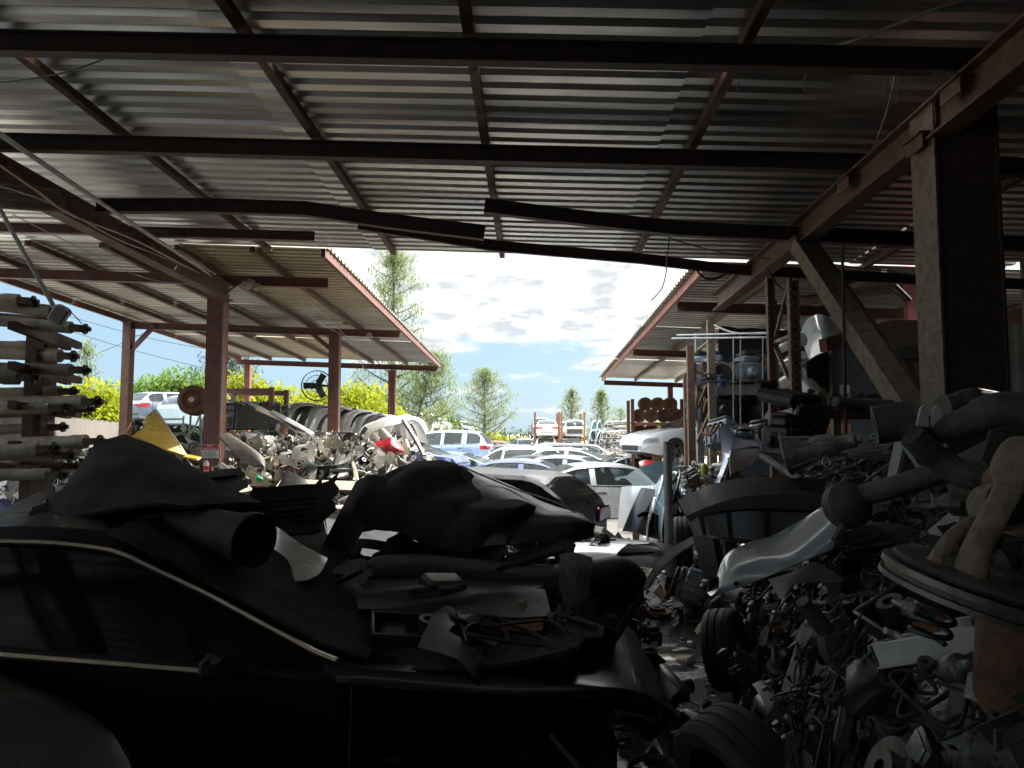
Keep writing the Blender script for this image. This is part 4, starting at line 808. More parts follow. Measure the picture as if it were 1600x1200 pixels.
def scatter(zone, kinds, n, mind, sc=(.85,1.15), region=None, lift=.05, ylog=True):
    h, (x0,x1,y0,y1), _ = ZONES[zone]
    if region: x0,x1,y0,y1 = region
    pts = []; tries = 0; pool = [k for k, w_ in kinds for _ in range(w_)]
    while len(pts) < n and tries < n*120:
        tries += 1; X = rr(x0,x1); Y = math.exp(rr(math.log(y0), math.log(y1))) if ylog else rr(y0,y1); z = h(X, Y)
        if z < .05: continue
        p = Vector((X,Y,z)); pr = proj(p)
        if not pr or not (-30 < pr[0] < 1650 and 300 < pr[1] < 1260): continue
        if zone == 'left' and ((280 < pr[0] < 385 and pr[1] < 775) or (195 < pr[0] < 310 and pr[1] < 745)): continue
        kd = rnd.choice(pool); md = mind
        if any((pr[0]-a)**2+(pr[1]-b_)**2 < (md/pr[2])**2*FPX*FPX for a, b_ in pts): continue
        pts.append((pr[0], pr[1])); e = .05; nx = -(h(X+e,Y)-h(X-e,Y))/(2*e); ny = -(h(X,Y+e)-h(X,Y-e))/(2*e); nrm = Vector((nx*.7, ny*.7, 1)).normalized()
        q = nrm.to_track_quat('Z','Y').to_matrix() @ Euler((rr(-.5,.5), rr(-.5,.5), rr(0,6.28))).to_matrix()
        if rnd.random() < .3: q = q @ Euler((rr(-1.6,1.6),0,0)).to_matrix()
        put(kd, p+nrm*lift, q.to_euler(), rr(*sc), scat=zone)
mech = [('brake_disc',3),('coil_spring',2),('suspension_strut',4),('control_arm',5),('axle_shaft',5),('engine',3),('gearbox',4),('alternator',3),('bracket',4),('hose_tangle',3),('wiring_loom',3),('steering_knuckle',4),('subframe',2),('sway_bar',3),('control_module',3),('muffler',1),('tyre',2),('radiator',1),('trim_panel',1)]
small = [('control_arm',5),('bracket',5),('steering_knuckle',4),('alternator',3),('hose_tangle',3),('wiring_loom',4),('axle_shaft',3),('brake_disc',2),('control_module',4),('floor_mat',1),('plastic_tray',2),('headlight',1)]
scatter('right', small, 150, .085, (.42,.62), (.55,2.8,1.5,3.6), .03)
scatter('right', mech, 190, .15, (.5,.8), (.7,4.6,3.4,7))
scatter('right', mech+[('headlight',2),('plastic_tray',2),('fender',1)], 90, .22, (.65,1.0), (1.1,6,7,12.3))
plas = [('bumper_cover',2),('engine',1),('gearbox',2),('suspension_strut',2),('brake_disc',1),('subframe',1),('trim_panel',3),('pillar_trim',6),('plastic_tray',4),('control_module',3),('headlight',4),('hose_tangle',2),('wiring_loom',5),('bumper_beam',3),('fender',2),('radiator',3),('car_door',1),('bracket',3),('alternator',3),('exhaust_pipe',2),('muffler',2),('control_arm',3)]
scatter('left', plas, 330, .14, (.42,.75), None, .05, False)
scatter('mid', [('control_module',3),('bracket',3),('hose_tangle',3),('plastic_tray',3),('suspension_strut',2),('trim_panel',2),('headlight',2),('alternator',2)], 34, .2, (.7,1.0), (-.6,1.15,4.7,9))
# ------------------------------------------------------------------ foreground pieces on and around the black sedan
def P(*a): return [at(*q) for q in a]
def dy(pts, d, dz=0.): return [p+Vector((0, d, dz)) for p in pts]
g0 = P((75,800,3.9),(112,745,4.1),(150,690,4.3),(195,678,4.4),(250,700,4.3),(300,722,4.2),(340,752,4.1),(400,778,3.9))
g1 = P((72,820,3.35),(125,805,3.3),(190,796,3.25),(250,792,3.2),(305,792,3.2),(352,788,3.3),(385,785,3.4),(408,785,3.6))
gm = [a.lerp(b_, .5)+Vector((0,-.12,.03)) for a, b_ in zip(g0, g1)]
o = mb('carpet').shell(loft([dy(g0,.55,-.35), g0, gm, g1], 60, 110, .012, 1.6, 1., .0, .05, 16, True), .018).build('floor_carpet', None, 50); tag(o, 'dark felt floor carpet humped on the sedan roof at the left', 'carpet')
b = mb('felt'); q = P((233,728,3.85),(226,755,3.62),(214,790,3.3)); b.tube(cr(q,10), .012, 6, flat=.4); o = b.build('white_strap', None); tag(o, 'pale strap hanging over the left floor carpet', 'strap')
o = mb('plastic').shell(loft([P((0,800,4.2),(60,770,4.3),(110,768,4.2)), P((0,842,3.3),(60,838,3.3),(120,830,3.3)), P((0,858,3.2),(60,850,3.2),(120,842,3.2))], 10, 20, .02, 2, 5), .01).build('liner_sheet', None, 50); tag(o, 'dark liner sheet lying flat at the left edge of the sedan roof', 'liner')
# duct
c = [at(60,812,3.55), at(150,815,3.5), at(225,818,3.4), at(300,822,3.3), at(350,834,3.2), at(398,846,3.1)]; b = mb('rubber'); ctr = cr(c, 30)
b.tube(ctr, [lerp_t(i/29,[(0,.075),(.45,.085),(.75,.11),(1,.118)]) for i in range(30)], 26, False, None, .85); e = ctr[-1]; d = (ctr[-1]-ctr[-2]).normalized()
b.tube([e, e-d*.3], [.110,.10], 26, False).tube([e-d*.05, e-d*.02, e+d*.0], [.121,.125,.121], 26, False)
o = b.build('air_duct', None); tag(o, 'wide dark tubular air duct open at its right end on the sedan roof', 'duct')
# dark wreck behind, with roof edge and pillars
w_ = car('dark low wreck behind the black sedan carrying scrap on its roof', 'sedan', 'black', -2.9, 6.05, -.16, 176, name='wrecked_car', H=.96, W=1.75, gl='dark_glass', wheels=False, N=50)
o = mb('paint_silver').shell(loft([P((395,812,3.75),(430,822,3.72),(470,850,3.66),(512,872,3.6)), P((365,872,3.5),(410,885,3.45),(450,892,3.4),(500,895,3.38)), P((385,898,3.35),(420,905,3.32),(450,908,3.3),(480,906,3.3))], 12, 24), .006).build('fender_panel', None); tag(o, 'pale silver fender panel lying between the duct and the ribbed splash guard', 'fender')
o = mb('white_plastic').shell(loft([P((545,878,4.2),(575,872,4.2),(600,884,4.2)), P((560,900,4.1),(585,905,4.1),(604,902,4.1))], 6, 10), .006).build('white_scrap_panel', None); tag(o, 'small white panel scrap beside the ribbed splash guard', 'panel')
o = mb('aqua_glass').shell([P((415,820,4.6),(452,826,4.6)), P((428,838,4.6),(455,842,4.6))], .005).build('glass_shard', None); tag(o, 'pale green glass shard by the open end of the duct', 'glass shard')
b = mb('plastic').shell(loft([P((432,765,5.0),(470,762,5.0),(500,765,5.0)), P((440,830,4.8),(475,830,4.8),(512,835,4.8)), P((455,900,4.5),(490,905,4.5),(520,910,4.5))], 10, 10), .04); b.mat('chrome').tube(P((497,775,4.97),(510,835,4.76),(520,900,4.48)), .006, 5); o = b.build('door_pillar_panel', None); tag(o, 'upright black pillar panel with thin chrome edge behind the duct', 'panel')
b = mb('beige').shell(loft([P((440,748,8.6),(500,750,8.6),(560,752,8.6)), P((430,762,7.9),(500,764,7.9),(565,766,7.9))], 5, 12), .03); o = b.build('tan_board', None); tag(o, 'tan board lying in front of the bright scrap heap', 'board')
o = mb('plastic').shell(loft([P((445,735,7.2),(470,745,7.2),(480,752,7.2)), P((432,765,7.0),(468,762,7.0),(500,768,7.0)), P((450,772,6.9),(480,772,6.9),(505,742,6.9))], 8, 12, .03, 3), .02).build('wheel_liner', None); tag(o, 'jagged black wheel liner standing on the dark wreck roof', 'wheel liner')
# second carpet mound
g0 = P((590,745,4.6),(618,730,4.7),(650,714,4.75),(690,717,4.75),(728,729,4.7),(760,750,4.6),(798,772,4.5),(838,792,4.3))
g1 = P((545,835,4.1),(585,825,4.1),(625,830,4.05),(665,850,4.0),(705,860,3.95),(735,862,3.95),(765,838,4.05),(815,805,4.2))
gm = [a.lerp(b_, .5)+Vector((0,-.16,.05)) for a, b_ in zip(g0, g1)]
o = mb('carpet').shell(loft([dy(g0,.6,-.4), dy(g0,.2,-.05), g0, gm, g1], 64, 120, .014, 1.7, 8., .0, .06, 22, True), .02).build('cargo_carpet', None, 50); tag(o, 'large dark olive cargo carpet draped in folds at the centre', 'carpet')
b = mb('plastic'); g = loft([P((556,752,4.35),(580,742,4.35),(606,748,4.35)), P((510,840,4.05),(535,838,4.05),(560,840,4.05)), P((480,900,3.9),(498,908,3.9),(516,905,3.9))], 14, 8); b.shell(g, .015)
for j in (1,3,5): b.tube([g[i][j]+Vector((0,-.008,0)) for i in range(8,14)], .006, 5)
o = b.build('splash_guard', None); tag(o, 'ribbed black splash guard leaning on the central cargo carpet', 'splash guard')
g0 = P((728,728,5.0),(780,752,4.8),(850,785,4.6),(905,800,4.5),(928,822,4.45)); g1 = P((735,860,4.0),(775,850,4.0),(830,850,4.1),(885,850,4.2),(926,836,4.4)); gm = [a.lerp(b_, .45)+Vector((0,-.1,.05)) for a, b_ in zip(g0, g1)]
o = mb('plastic').shell(loft([g0, gm, g1], 16, 30, .02, 2.5, 3), .012).build('undertray', None, 45); tag(o, 'long black undertray panel right of the cargo carpet ending in a point', 'undertray')
b = mb('alloy').tube(cr(P((720,728,4.7),(800,762,4.6),(880,790,4.45),(925,822,4.4)), 20), .006, 5); o = b.build('thin_edge_strip', None); tag(o, 'thin pale strip along the upper edge of the black undertray', 'trim strip')
# rubber mat, seat, felt
b = mb('rubber'); g = loft([P((765,885,3.9),(800,868,4.05),(838,852,4.2),(870,846,4.3)), P((770,893,3.7),(815,880,3.8),(855,866,3.9),(882,858,4.0))], 8, 16); b.shell(g, .02)
for i in range(1, 8): b.tube([g[i][j]+Vector((0,0,.008)) for j in range(1, 13)], .006, 5)
o = b.build('rubber_mat', None); tag(o, 'ribbed rubber floor mat lying on the seat pile', 'floor mat')
b = mb('leather'); sc_ = thing('rear_seat', 'black leather rear bench seat lying across the sedan hood', 'seat', at(770,935,3.75))
def kid(b, name, root, sm=45):
    o = b.build(name, None, sm); o.parent = root; o.matrix_parent_inverse = Matrix.Translation(-root.location); return o
kid(mb('leather').tube(cr(P((565,900,3.7),(640,895,3.75),(740,905,3.8),(850,915,3.85),(930,905,3.95)), 34), [lerp_t(i/33,[(0,.07),(.1,.12),(.5,.14),(.85,.15),(1,.08)]) for i in range(34)], 18, True, None, .75), 'seat_cushion', sc_)
kid(mb('leather').tube(cr(P((560,935,3.5),(660,945,3.5),(780,955,3.55),(880,960,3.6)), 30), [lerp_t(i/29,[(0,.06),(.1,.10),(.8,.11),(1,.06)]) for i in range(30)], 16, True, None, .7), 'seat_front', sc_)
o = mb('leather').tube(cr(P((905,905,3.75),(940,898,3.85),(975,900,3.95),(993,918,4.0)), 20), [lerp_t(i/19,[(0,.09),(.5,.12),(.85,.10),(1,.04)]) for i in range(20)], 18, True, None, .85).build('seat_bolster', None); tag(o, 'rounded black seat bolster at the right end of the bench seat', 'seat bolster')
o = mb('leather').tube(cr(P((818,850,4.4),(825,828,4.45),(848,822,4.45),(868,838,4.4),(872,860,4.3)), 20), .07, 14, True, None, .8).build('headrest', None); tag(o, 'rounded black headrest standing behind the ribbed rubber mat', 'headrest')
o = mb('felt').shell(loft([P((872,868,3.85),(900,862,3.9),(928,870,3.95)), P((872,890,3.5),(900,885,3.52),(926,892,3.55)), P((876,925,3.38),(898,925,3.38),(920,925,3.4)), P((878,950,3.34),(893,956,3.34),(908,948,3.36))], 22, 16, .02, 6, 4), .02).build('felt_strip', None, 60); tag(o, 'grey frayed felt strip hanging over the seat edge', 'felt')
o = mb('felt').shell(loft([P((868,850,4.15),(885,842,4.2),(900,852,4.2)), P((866,875,3.95),(884,868,3.98),(900,872,4.0))], 8, 10, .03, 5, 2), .03).build('felt_scrap', None, 60); tag(o, 'small brown felt scrap behind the hanging felt strip', 'felt')
b = mb('beige').box((0,0,0),(.145,.03,.05), None, .004); o = b.build('paper_label', None); o.location = at(802,951,3.42); o.rotation_euler = (R(-20),R(-17),R(4)); tag(o, 'small worn paper tag lying below the bench seat', 'tag')
o = mb('carpet').shell(loft([P((560,925,3.9),(660,935,3.9),(780,945,3.9),(880,945,3.95),(935,950,4.0)), P((545,990,3.25),(640,985,3.25),(740,985,3.25),(840,985,3.25),(915,990,3.2)), P((560,1045,2.88),(650,1045,2.87),(740,1040,2.86),(820,1030,2.86),(905,1010,2.9))], 26, 60, .012, 2, 4, .012), .015).build('hood_liner', None, 50); tag(o, 'black felt liner spread over the sedan hood under the bench seat', 'liner')
o = mb('carpet').shell(loft([[bs.location+Vector((x, y, BC.top(x)+.03-.022*(y/.7)**2)) for x in (.06,.35,.62,.86,1.14)] for y in (-.80,-.35,0,.35,.66)], 22, 30, .012, 3, 9, .010), .012).build('trim_board', None, 50); tag(o, 'dark interior liner covering the sedan windshield', 'liner')
o = mb('rust').shell(loft([P((640,975,3.3),(700,965,3.3),(770,968,3.3),(850,965,3.3)), P((640,988,3.2),(700,985,3.2),(770,988,3.2),(850,985,3.2))], 6, 20, .01, 4), .01).build('brown_strip', None, 50); tag(o, 'dull brown strip lying on the black hood liner', 'strip')
for i, (px, py, Y, kd, v, rot, sc, lb) in enumerate(((600,955,3.55,'floor_mat',0,(10,-6,20),.8,'ribbed black mat at the left end of the bench seat pile'),(690,880,3.95,'floor_mat',1,(22,8,-15),.9,'dark felt mat tucked under the central cargo carpet'),(760,975,3.35,'floor_mat',0,(16,4,70),.7,'ribbed mat hanging toward the sedan fender'),(850,968,3.4,'floor_mat',1,(20,-10,35),.75,'felt mat below the paper tag'),(640,1000,3.15,'plastic_tray',0,(14,6,15),.7,'black plastic tray at the left of the hood liner'),(690,925,3.5,'control_module',0,(10,5,30),.9,'small black box on the bench seat pile'),(800,1000,3.1,'hose_tangle',0,(15,0,10),.8,'black hoses across the front of the hood liner'),(720,1010,3.05,'trim_panel',2,(25,-5,80),.7,'black trim scrap at the middle of the fender line'),(430,800,4.0,'floor_mat',1,(30,0,10),.9,'felt mat behind the duct opening'),(300,772,3.9,'trim_panel',2,(12,4,5),1.0,'black trim panel below the left floor carpet'),(180,800,3.6,'floor_mat',0,(8,-4,15),.9,'ribbed mat poking out under the left floor carpet'),(900,975,3.3,'bracket',0,(20,20,10),.8,'dull bracket at the right end of the hood liner'),(950,960,3.8,'plastic_tray',0,(15,-20,60),.8,'black plastic tray under the seat bolster'),(520,930,3.6,'trim_panel',2,(30,-8,-20),.8,'black trim scrap on the windshield liner'),(610,870,4.1,'bumper_cover',0,(30,-8,170),.42,'short black bumper piece between splash guard and cargo carpet'),(470,900,3.7,'headlight',0,(20,10,40),.7,'broken headlight lying on the windshield liner'))): put(kd, at(px,py,Y), tuple(R(a) for a in rot), sc, min(v, len(K[kd])-1), lb)
o = mb('leather').shell(loft([P((560,888,3.95),(660,882,4.0),(760,888,4.0),(850,892,4.05)), P((552,915,3.5),(650,912,3.48),(750,918,3.5),(850,924,3.55)), P((560,952,3.3),(650,960,3.28),(760,966,3.28),(862,962,3.3))], 30, 60, .008, 3, 12, .0, .05, 20, True), .012).build('seat_cover', None, 50); tag(o, 'creased black cover draped over the rear bench seat', 'seat cover')
# silver hood lying low by the alley
o = put('hood', at(925,868,7.3), (R(-6),R(6),R(60)), 1.0, 0, 'silver hood lying low beside the alley in front of the black crossover', name='hood')
o = put('bumper_cover', at(975,862,8.2), (R(20),0,R(150)), .7, 2, 'small white bumper piece by the wet ground near the crossover tail')
# ------------------------------------------------------------------ right hand heroes
b = mb('plastic'); N_ = 40; rows = []
top = cr(P((1068,800,4.1),(1100,785,3.8),(1160,768,3.6),(1240,765,3.5),(1330,775,3.4)), N_); low = cr(P((1085,835,4.1),(1110,840,3.75),(1165,848,3.55),(1240,858,3.45),(1320,850,3.35)), N_); lip = dy(top, .16, .05)
rows = [lip, top, [a+Vector((0,-.05,-.02)) for a in top], [a.lerp(c, .33)+Vector((0,-.02,0)) for a, c in zip(top, low)], [a.lerp(c, .40)+Vector((0,.03,0)) for a, c in zip(top, low)], [a.lerp(c, .95)+Vector((0,.03,0)) for a, c in zip(top, low)], low]
b.shell(rows, .008)
for f in (8,16,24,32): b.bar(rows[4][f]+Vector((0,-.01,0)), rows[5][f]+Vector((0,-.01,0)), .02, .02)
b.bar(rows[4][3], rows[4][-2], .025, .02); o = b.build('bumper_cover', None); tag(o, 'long black bumper cover across the upper right heap', 'bumper')
b = mb('plastic').shell(loft([P((1083,838,3.9),(1098,836,3.85),(1112,834,3.8)), P((1100,905,3.8),(1112,905,3.75),(1125,900,3.7))], 5, 5), .05); o = b.build('bumper_end', None); tag(o, 'black upright bumper end hanging below the long bumper', 'bumper end')
g0 = P((1125,905,3.2),(1140,868,3.25),(1172,850,3.3),(1215,838,3.3),(1265,810,3.25),(1310,782,3.2)); g1 = P((1114,932,3.15),(1150,920,3.1),(1190,905,3.08),(1230,888,3.05),(1270,870,3.05),(1300,858,3.05)); gm = [a.lerp(b_, .5)+Vector((0,-.05,.01)) for a, b_ in zip(g0, g1)]
b = mb('paint_silver').shell(loft([dy(g0,.05,.0), g0, gm, g1, dy(g1,.06,.0)], 16, 40, .012, 4, 6), .004); b.mat('plastic').lathe([(0,0),(.012,0),(.012,.006),(0,.006)],10,Matrix.Translation(at(1150,912,3.07)) @ Euler((R(90),0,0)).to_matrix().to_4x4()); o = b.build('fender', None); tag(o, 'torn silver fender slanting under the long black bumper', 'fender')
o = mb('white_plastic').shell(loft([P((1200,905,2.95),(1235,895,2.95),(1275,880,2.95),(1318,905,3.0)), P((1208,918,2.93),(1232,905,2.93),(1265,902,2.95),(1318,908,3.0)), P((1218,936,2.9),(1228,930,2.9),(1245,912,2.93),(1300,908,2.98)) ], 8, 16), .004).build('white_scrap_panel', None); tag(o, 'pointed pale panel piece below the torn silver fender', 'panel')
b = mb('grease_dull').tube(cr(P((1300,792,2.75),(1345,775,2.7),(1400,760,2.6),(1480,735,2.5),(1560,708,2.4)), 24), [.075,.07,.06,.055]+[.05]*16+[.055,.06,.065,.07], 14, True, None, .8)
p = at(1322,790,2.7); b.lathe([(.0,-.05),(.05,-.05),(.085,-.02),(.085,.03),(.06,.05),(.03,.07),(.0,.07)], 22, Matrix.Translation(p) @ Euler((R(70),R(20),0)).to_matrix().to_4x4()); b.tube(P((1300,758,2.75),(1325,790,2.68)), .03, 8).tube(P((1305,845,2.6),(1318,822,2.62)), .016, 6)
o = b.build('steering_rack', None); tag(o, 'thick black tube with round joint slanting up to the right over the heap', 'steering tube')
# subframe arm at right
b = mb('grease_dull').tube(cr(P((1392,660,2.3),(1440,672,2.25),(1490,668,2.2),(1530,652,2.15),(1570,640,2.1),(1640,650,2.05)), 30), [.055,.052]+[.05]*10+[.052]*6+[.06]*12, 14, True, None, .9)
b.lathe([(.03,-.055),(.062,-.055),(.062,.055),(.03,.055)], 20, Matrix.Translation(at(1396,660,2.3)) @ Euler((R(20),R(80),0)).to_matrix().to_4x4(), closed=True)
b.prism([(0,0),(.09,.02),(.10,-.10),(.03,-.16),(-.03,-.08)], .012, Matrix.Translation(at(1545,672,2.05)) @ Euler((R(90),0,0)).to_matrix().to_4x4())
b.tube(cr(P((1425,680,2.2),(1470,720,2.2),(1520,745,2.15),(1600,735,2.1)), 14), .04, 10)
o = b.build('subframe', None); tag(o, 'dull curved subframe member jutting left below the steel column', 'subframe')
for px in (1441,1462):
    p = at(px,648,2.2); o = mb('white_plastic').prism([(-.018,-.035),(.018,-.035),(.010,.02),(.0,.03),(-.010,.02)], .01, Matrix.Translation(p) @ Euler((R(90),R(rr(-8,8)),0)).to_matrix().to_4x4()).build('mounting_tab', None, 0); tag(o, 'small white mounting tab on the subframe, %s one' % ('left' if px == 1441 else 'right'), 'tab', 'white mounting tabs on the subframe')
b = mb('grease_dull').tube(cr(P((1498,640,2.6),(1520,632,2.6),(1570,640,2.6),(1640,650,2.6)), 14), .06, 12); b.lathe([(.0,-.06),(.055,-.06),(.055,.02),(.0,.02)], 16, Matrix.Translation(at(1500,640,2.6)) @ Euler((0,R(90),0)).to_matrix().to_4x4()); o = b.build('axle_tube', None); tag(o, 'dark axle tube end behind the curved subframe', 'axle tube')
# pale A shaped bracket
b = mb('white_plastic'); A_ = P((1408,692,2.75),(1428,700,2.75),(1458,760,2.7)); b.bar(A_[0], A_[2], .07, .012); b.bar(at(1406,690,2.76), at(1388,778,2.7), .035, .012); b.mat('galv').bar(at(1412,700,2.78), at(1398,770,2.74), .03, .03)
b.mat('alloy')
for i in range(5): b.tube(cr([at(1412+i*3,720+i*5,2.8), at(1432+i*3,733+i*5,2.78), at(1450+i*2,756+i*3,2.8)], 8), .008, 5)
o = b.build('wiper_linkage', None); tag(o, 'pale A shaped bracket with ribbed core below the subframe end', 'bracket')
o = mb('white_plastic').shell(loft([P((1456,770,2.8),(1478,772,2.8),(1486,790,2.8)), P((1457,792,2.75),(1475,792,2.75),(1484,800,2.75))], 6, 8), .01).build('white_scrap_panel', None); tag(o, 'small pale plate under the slanting black tube', 'panel')
b = mb('grease_dull').box((0,0,0),(.16,.1,.08), None, .03).lathe([(0,0),(.05,0),(.06,.03),(0,.05)],16,T((0,0,.02))); o = b.build('gear_housing', None); o.location = at(1515,785,2.2); tag(o, 'dull cast housing between the black tube and the big brake assembly', 'housing')
# big brake assembly
br = thing('brake_assembly', 'large rusty brake disc with twin suspension links at the right edge', 'brake assembly', at(1535,930,1.28))
MR = Matrix.Translation(at(1537,940,1.28)) @ Euler((R(7),R(14),R(0))).to_matrix().to_4x4()
kid(mb('disc_steel').lathe([(.05,0),(.168,0),(.168,.009),(.160,.011),(.160,.019),(.168,.021),(.168,.032),(.10,.032),(.05,.032)], 56, MR, closed=True).mat('grease_dull').lathe([(.158,-.0),(.1605,.006),(.1605,.024),(.158,.03)], 56, MR), 'brake_disc', br)
b = mb('cast_iron').lathe([(.0,.034),(.150,.034),(.155,.040),(.150,.046),(.08,.052),(.075,.07),(0,.075)], 40, MR)
for a in range(3): b.mat('plastic').box((.11*math.cos(a*.5-1.2),.11*math.sin(a*.5-1.2),.05),(.035,.014,.006), MR, .004)
kid(b, 'dust_shield', br)
kid(mb('cast_iron').tube(cr(P((1445,905,1.28),(1470,890,1.27),(1500,895,1.26),(1530,890,1.25),(1570,880,1.24)), 16), .028, 10).box((.06,.02,.09),(.16,.08,.06),MR,.02).box((.08,-.05,.08),(.13,.05,.05),MR,.015).lathe([(0,.05),(.03,.05),(.03,.12),(0,.12)],14,MR), 'hub_carrier', br)
b = mb('rusty_tan').tube(cr(P((1458,895,1.25),(1470,862,1.27),(1500,828,1.30),(1540,806,1.33),(1572,780,1.36)), 22), [.020]*2+[.014]*18+[.022]*2, 10, True, None, .65); kid(b, 'suspension_link', br)
b = mb('rusty_tan').tube(cr(P((1512,905,1.22),(1524,862,1.24),(1548,815,1.26),(1572,770,1.28),(1585,735,1.30),(1605,690,1.32)), 26), [.026]*4+[.024]*14+[.030,.036,.040,.042,.042,.040,.036,.03], 12, True, None, .5); kid(b, 'suspension_link', br)
kid(mb('rubber').lathe([(.008,-.03),(.034,-.03),(.034,.03),(.008,.03)], 20, Matrix.Translation(at(1562,792,1.34)) @ Euler((R(80),0,0)).to_matrix().to_4x4(), closed=True).mat('rusty_tan').lathe([(.034,-.028),(.044,-.028),(.044,.028),(.034,.028)], 20, Matrix.Translation(at(1562,792,1.34)) @ Euler((R(80),0,0)).to_matrix().to_4x4(), closed=True), 'bushing', br)
b = mb('plastic').tube([p @ Matrix.Identity(3) if False else MR @ (p+Vector((-.085,-.02,-.085))) for p in helix(.03,.08,3.5,70)], .005, 7); kid(b, 'coil_spring', br)
o = mb('rust').lathe([(0,0),(.075,.01),(.09,.04),(.09,.5),(.07,.53),(0,.54)], 24, Matrix.Translation(at(1597,1125,1.55)) @ Euler((R(4),R(3),0)).to_matrix().to_4x4()).build('muffler', None); tag(o, 'upright rusty muffler can at the lower right edge', 'muffler')
b = mb('cable_grey').tube(cr(P((1383,985,1.9),(1400,992,1.9),(1425,1008,1.85),(1445,1003,1.85),(1460,985,1.85)), 18), .009, 7); o = b.build('brake_hose', None); tag(o, 'thin bent metal pipe below the big brake disc', 'pipe')
# tyres and hub
def wheel_at(px, py, Y, rot, label, rim=False, r=.31, w=.2):
    t = mb('rubber').lathe(tyre_profile(r, w), 40, closed=True).build('tyre', None, 40); t.location = at(px, py, Y); t.rotation_euler = rot; tag(t, label, 'tyre')
    if rim: rim_mb('alloy', r*.67).build('rim', t, 40)
    return t
wheel_at(1385,912,3.3,(R(82),R(10),R(-68)),'worn tyre standing on edge behind the big brake disc',False,.27,.2)
wheel_at(1158,1222,2.5,(0,R(70),R(28)),'tyre with ribbed tread at the bottom edge of the heap',False,.24,.2)
wheel_at(1068,852,7.9,(R(88),0,R(78)),'dark tyre standing beside the wet alley, farthest one',False,.31,.19)
wheel_at(1135,1015,5.0,(R(80),0,R(62)),'worn tyre leaning at the alley edge under the silver fender',False,.27,.2)
b = mb('cast_iron').lathe([(.03,-.02),(.075,-.02),(.08,.02),(.05,.03),(.03,.03)],24,closed=True).mat('alloy').lathe([(0,-.01),(.03,-.01),(.03,.01),(0,.01)],14).mat('cast_iron').tube([(-.05,.05,0),(-.13,.14,.02)],[.03,.022],8).tube([(.06,-.05,0),(.12,-.08,0)],.022,8); o = b.build('wheel_hub', None); o.location = at(1315,1008,2.3); o.rotation_euler = (R(75),0,R(20)); tag(o, 'round wheel hub with arm in the dark centre of the right heap', 'hub')
o = mb('plastic').shell(loft([P((1320,1040,1.9),(1360,1020,1.92),(1420,1010,1.95)), P((1318,1075,1.8),(1360,1060,1.8),(1425,1055,1.82)), P((1330,1110,1.75),(1370,1112,1.75),(1425,1095,1.78))], 10, 14, .012, 5, 3, .0, .03, 9), .02).build('rounded_cover', None); tag(o, 'rounded dark plastic cover low in the right heap', 'cover')
# wheel arches and strips on the alley edge
b = mb('white_plastic').shell(loft([P((1003,918,6.6),(1022,885,6.5),(1050,856,6.4),(1082,838,6.3)), P((1010,920,6.55),(1030,892,6.45),(1058,866,6.35),(1085,848,6.25))], 5, 20), .03); o = b.build('wheel_arch', None); tag(o, 'pale curved fender edge arching over the alley side of the heap', 'fender')
# discs and bits on the wet floor
for i, (px, py, Y, lb) in enumerate(((1012,1030,5.6,'lying flat on the wet alley, nearest the hood'),(998,975,6.9,'lying flat in the alley puddle, middle one'),(1022,955,7.4,'lying flat in the alley puddle, farthest one'))): put('brake_disc', Vector((at(px,py,Y).x, 1.8*FPX/(py-678), .03)), (0,0,i), .95, i % 2, 'old brake disc '+lb, 'brake discs on the alley floor')
b = mb('rubber').tube(cr([at(1003,1035,5.25), at(1016,1030,5.25)+Vector((0,0,.06)), at(1030,1045,5.2), at(1034,1068,5.15)], 16), .035, 10); o = b.build('rubber_hose', None); tag(o, 'short black curved hose on the wet alley floor', 'hose')
wire('cable', 'black cable lying in the alley toward the black sedan hood', [Vector((.6,5.6,.04)),Vector((.95,5.2,.05)),Vector((.9,4.6,.04)),Vector((1.05,4.0,.05))], .012)
rp = random.Random(11); b = mb('grease')
for i in range(300):
    Y = rp.uniform(3.2,12); X = rp.uniform(xb(Y)-.75, xb(Y)+.1); b.mat(rp.choice(['grease','plastic','grease_dull','cast_iron','rust','grease','alloy'])); s = rp.uniform(.008,.035); M = T((X,Y,.035),(rp.uniform(-.3,.3),rp.uniform(-.3,.3),rp.uniform(0,6)))
    if i % 3 == 0: b.lathe([(s*.4,0),(s,0),(s,s*.3),(s*.4,s*.3)],9,M,closed=True)
    else: b.box((0,0,0),(s*rp.uniform(1,4),s,s*.5),M)
tag(b.build('loose_debris', None, 30), 'loose nuts shards and grit strewn on the wet alley floor', 'debris', kind='stuff')
# pole
o = mb('galv').tube([(at(1043,690,9.2).x,9.2,0),(at(1043,690,9.2).x,9.2,at(1043,690,9.2).z)], .055, 14).build('pipe_pole', None); tag(o, 'grey upright pipe pole in front of the raised white coupe', 'pole')
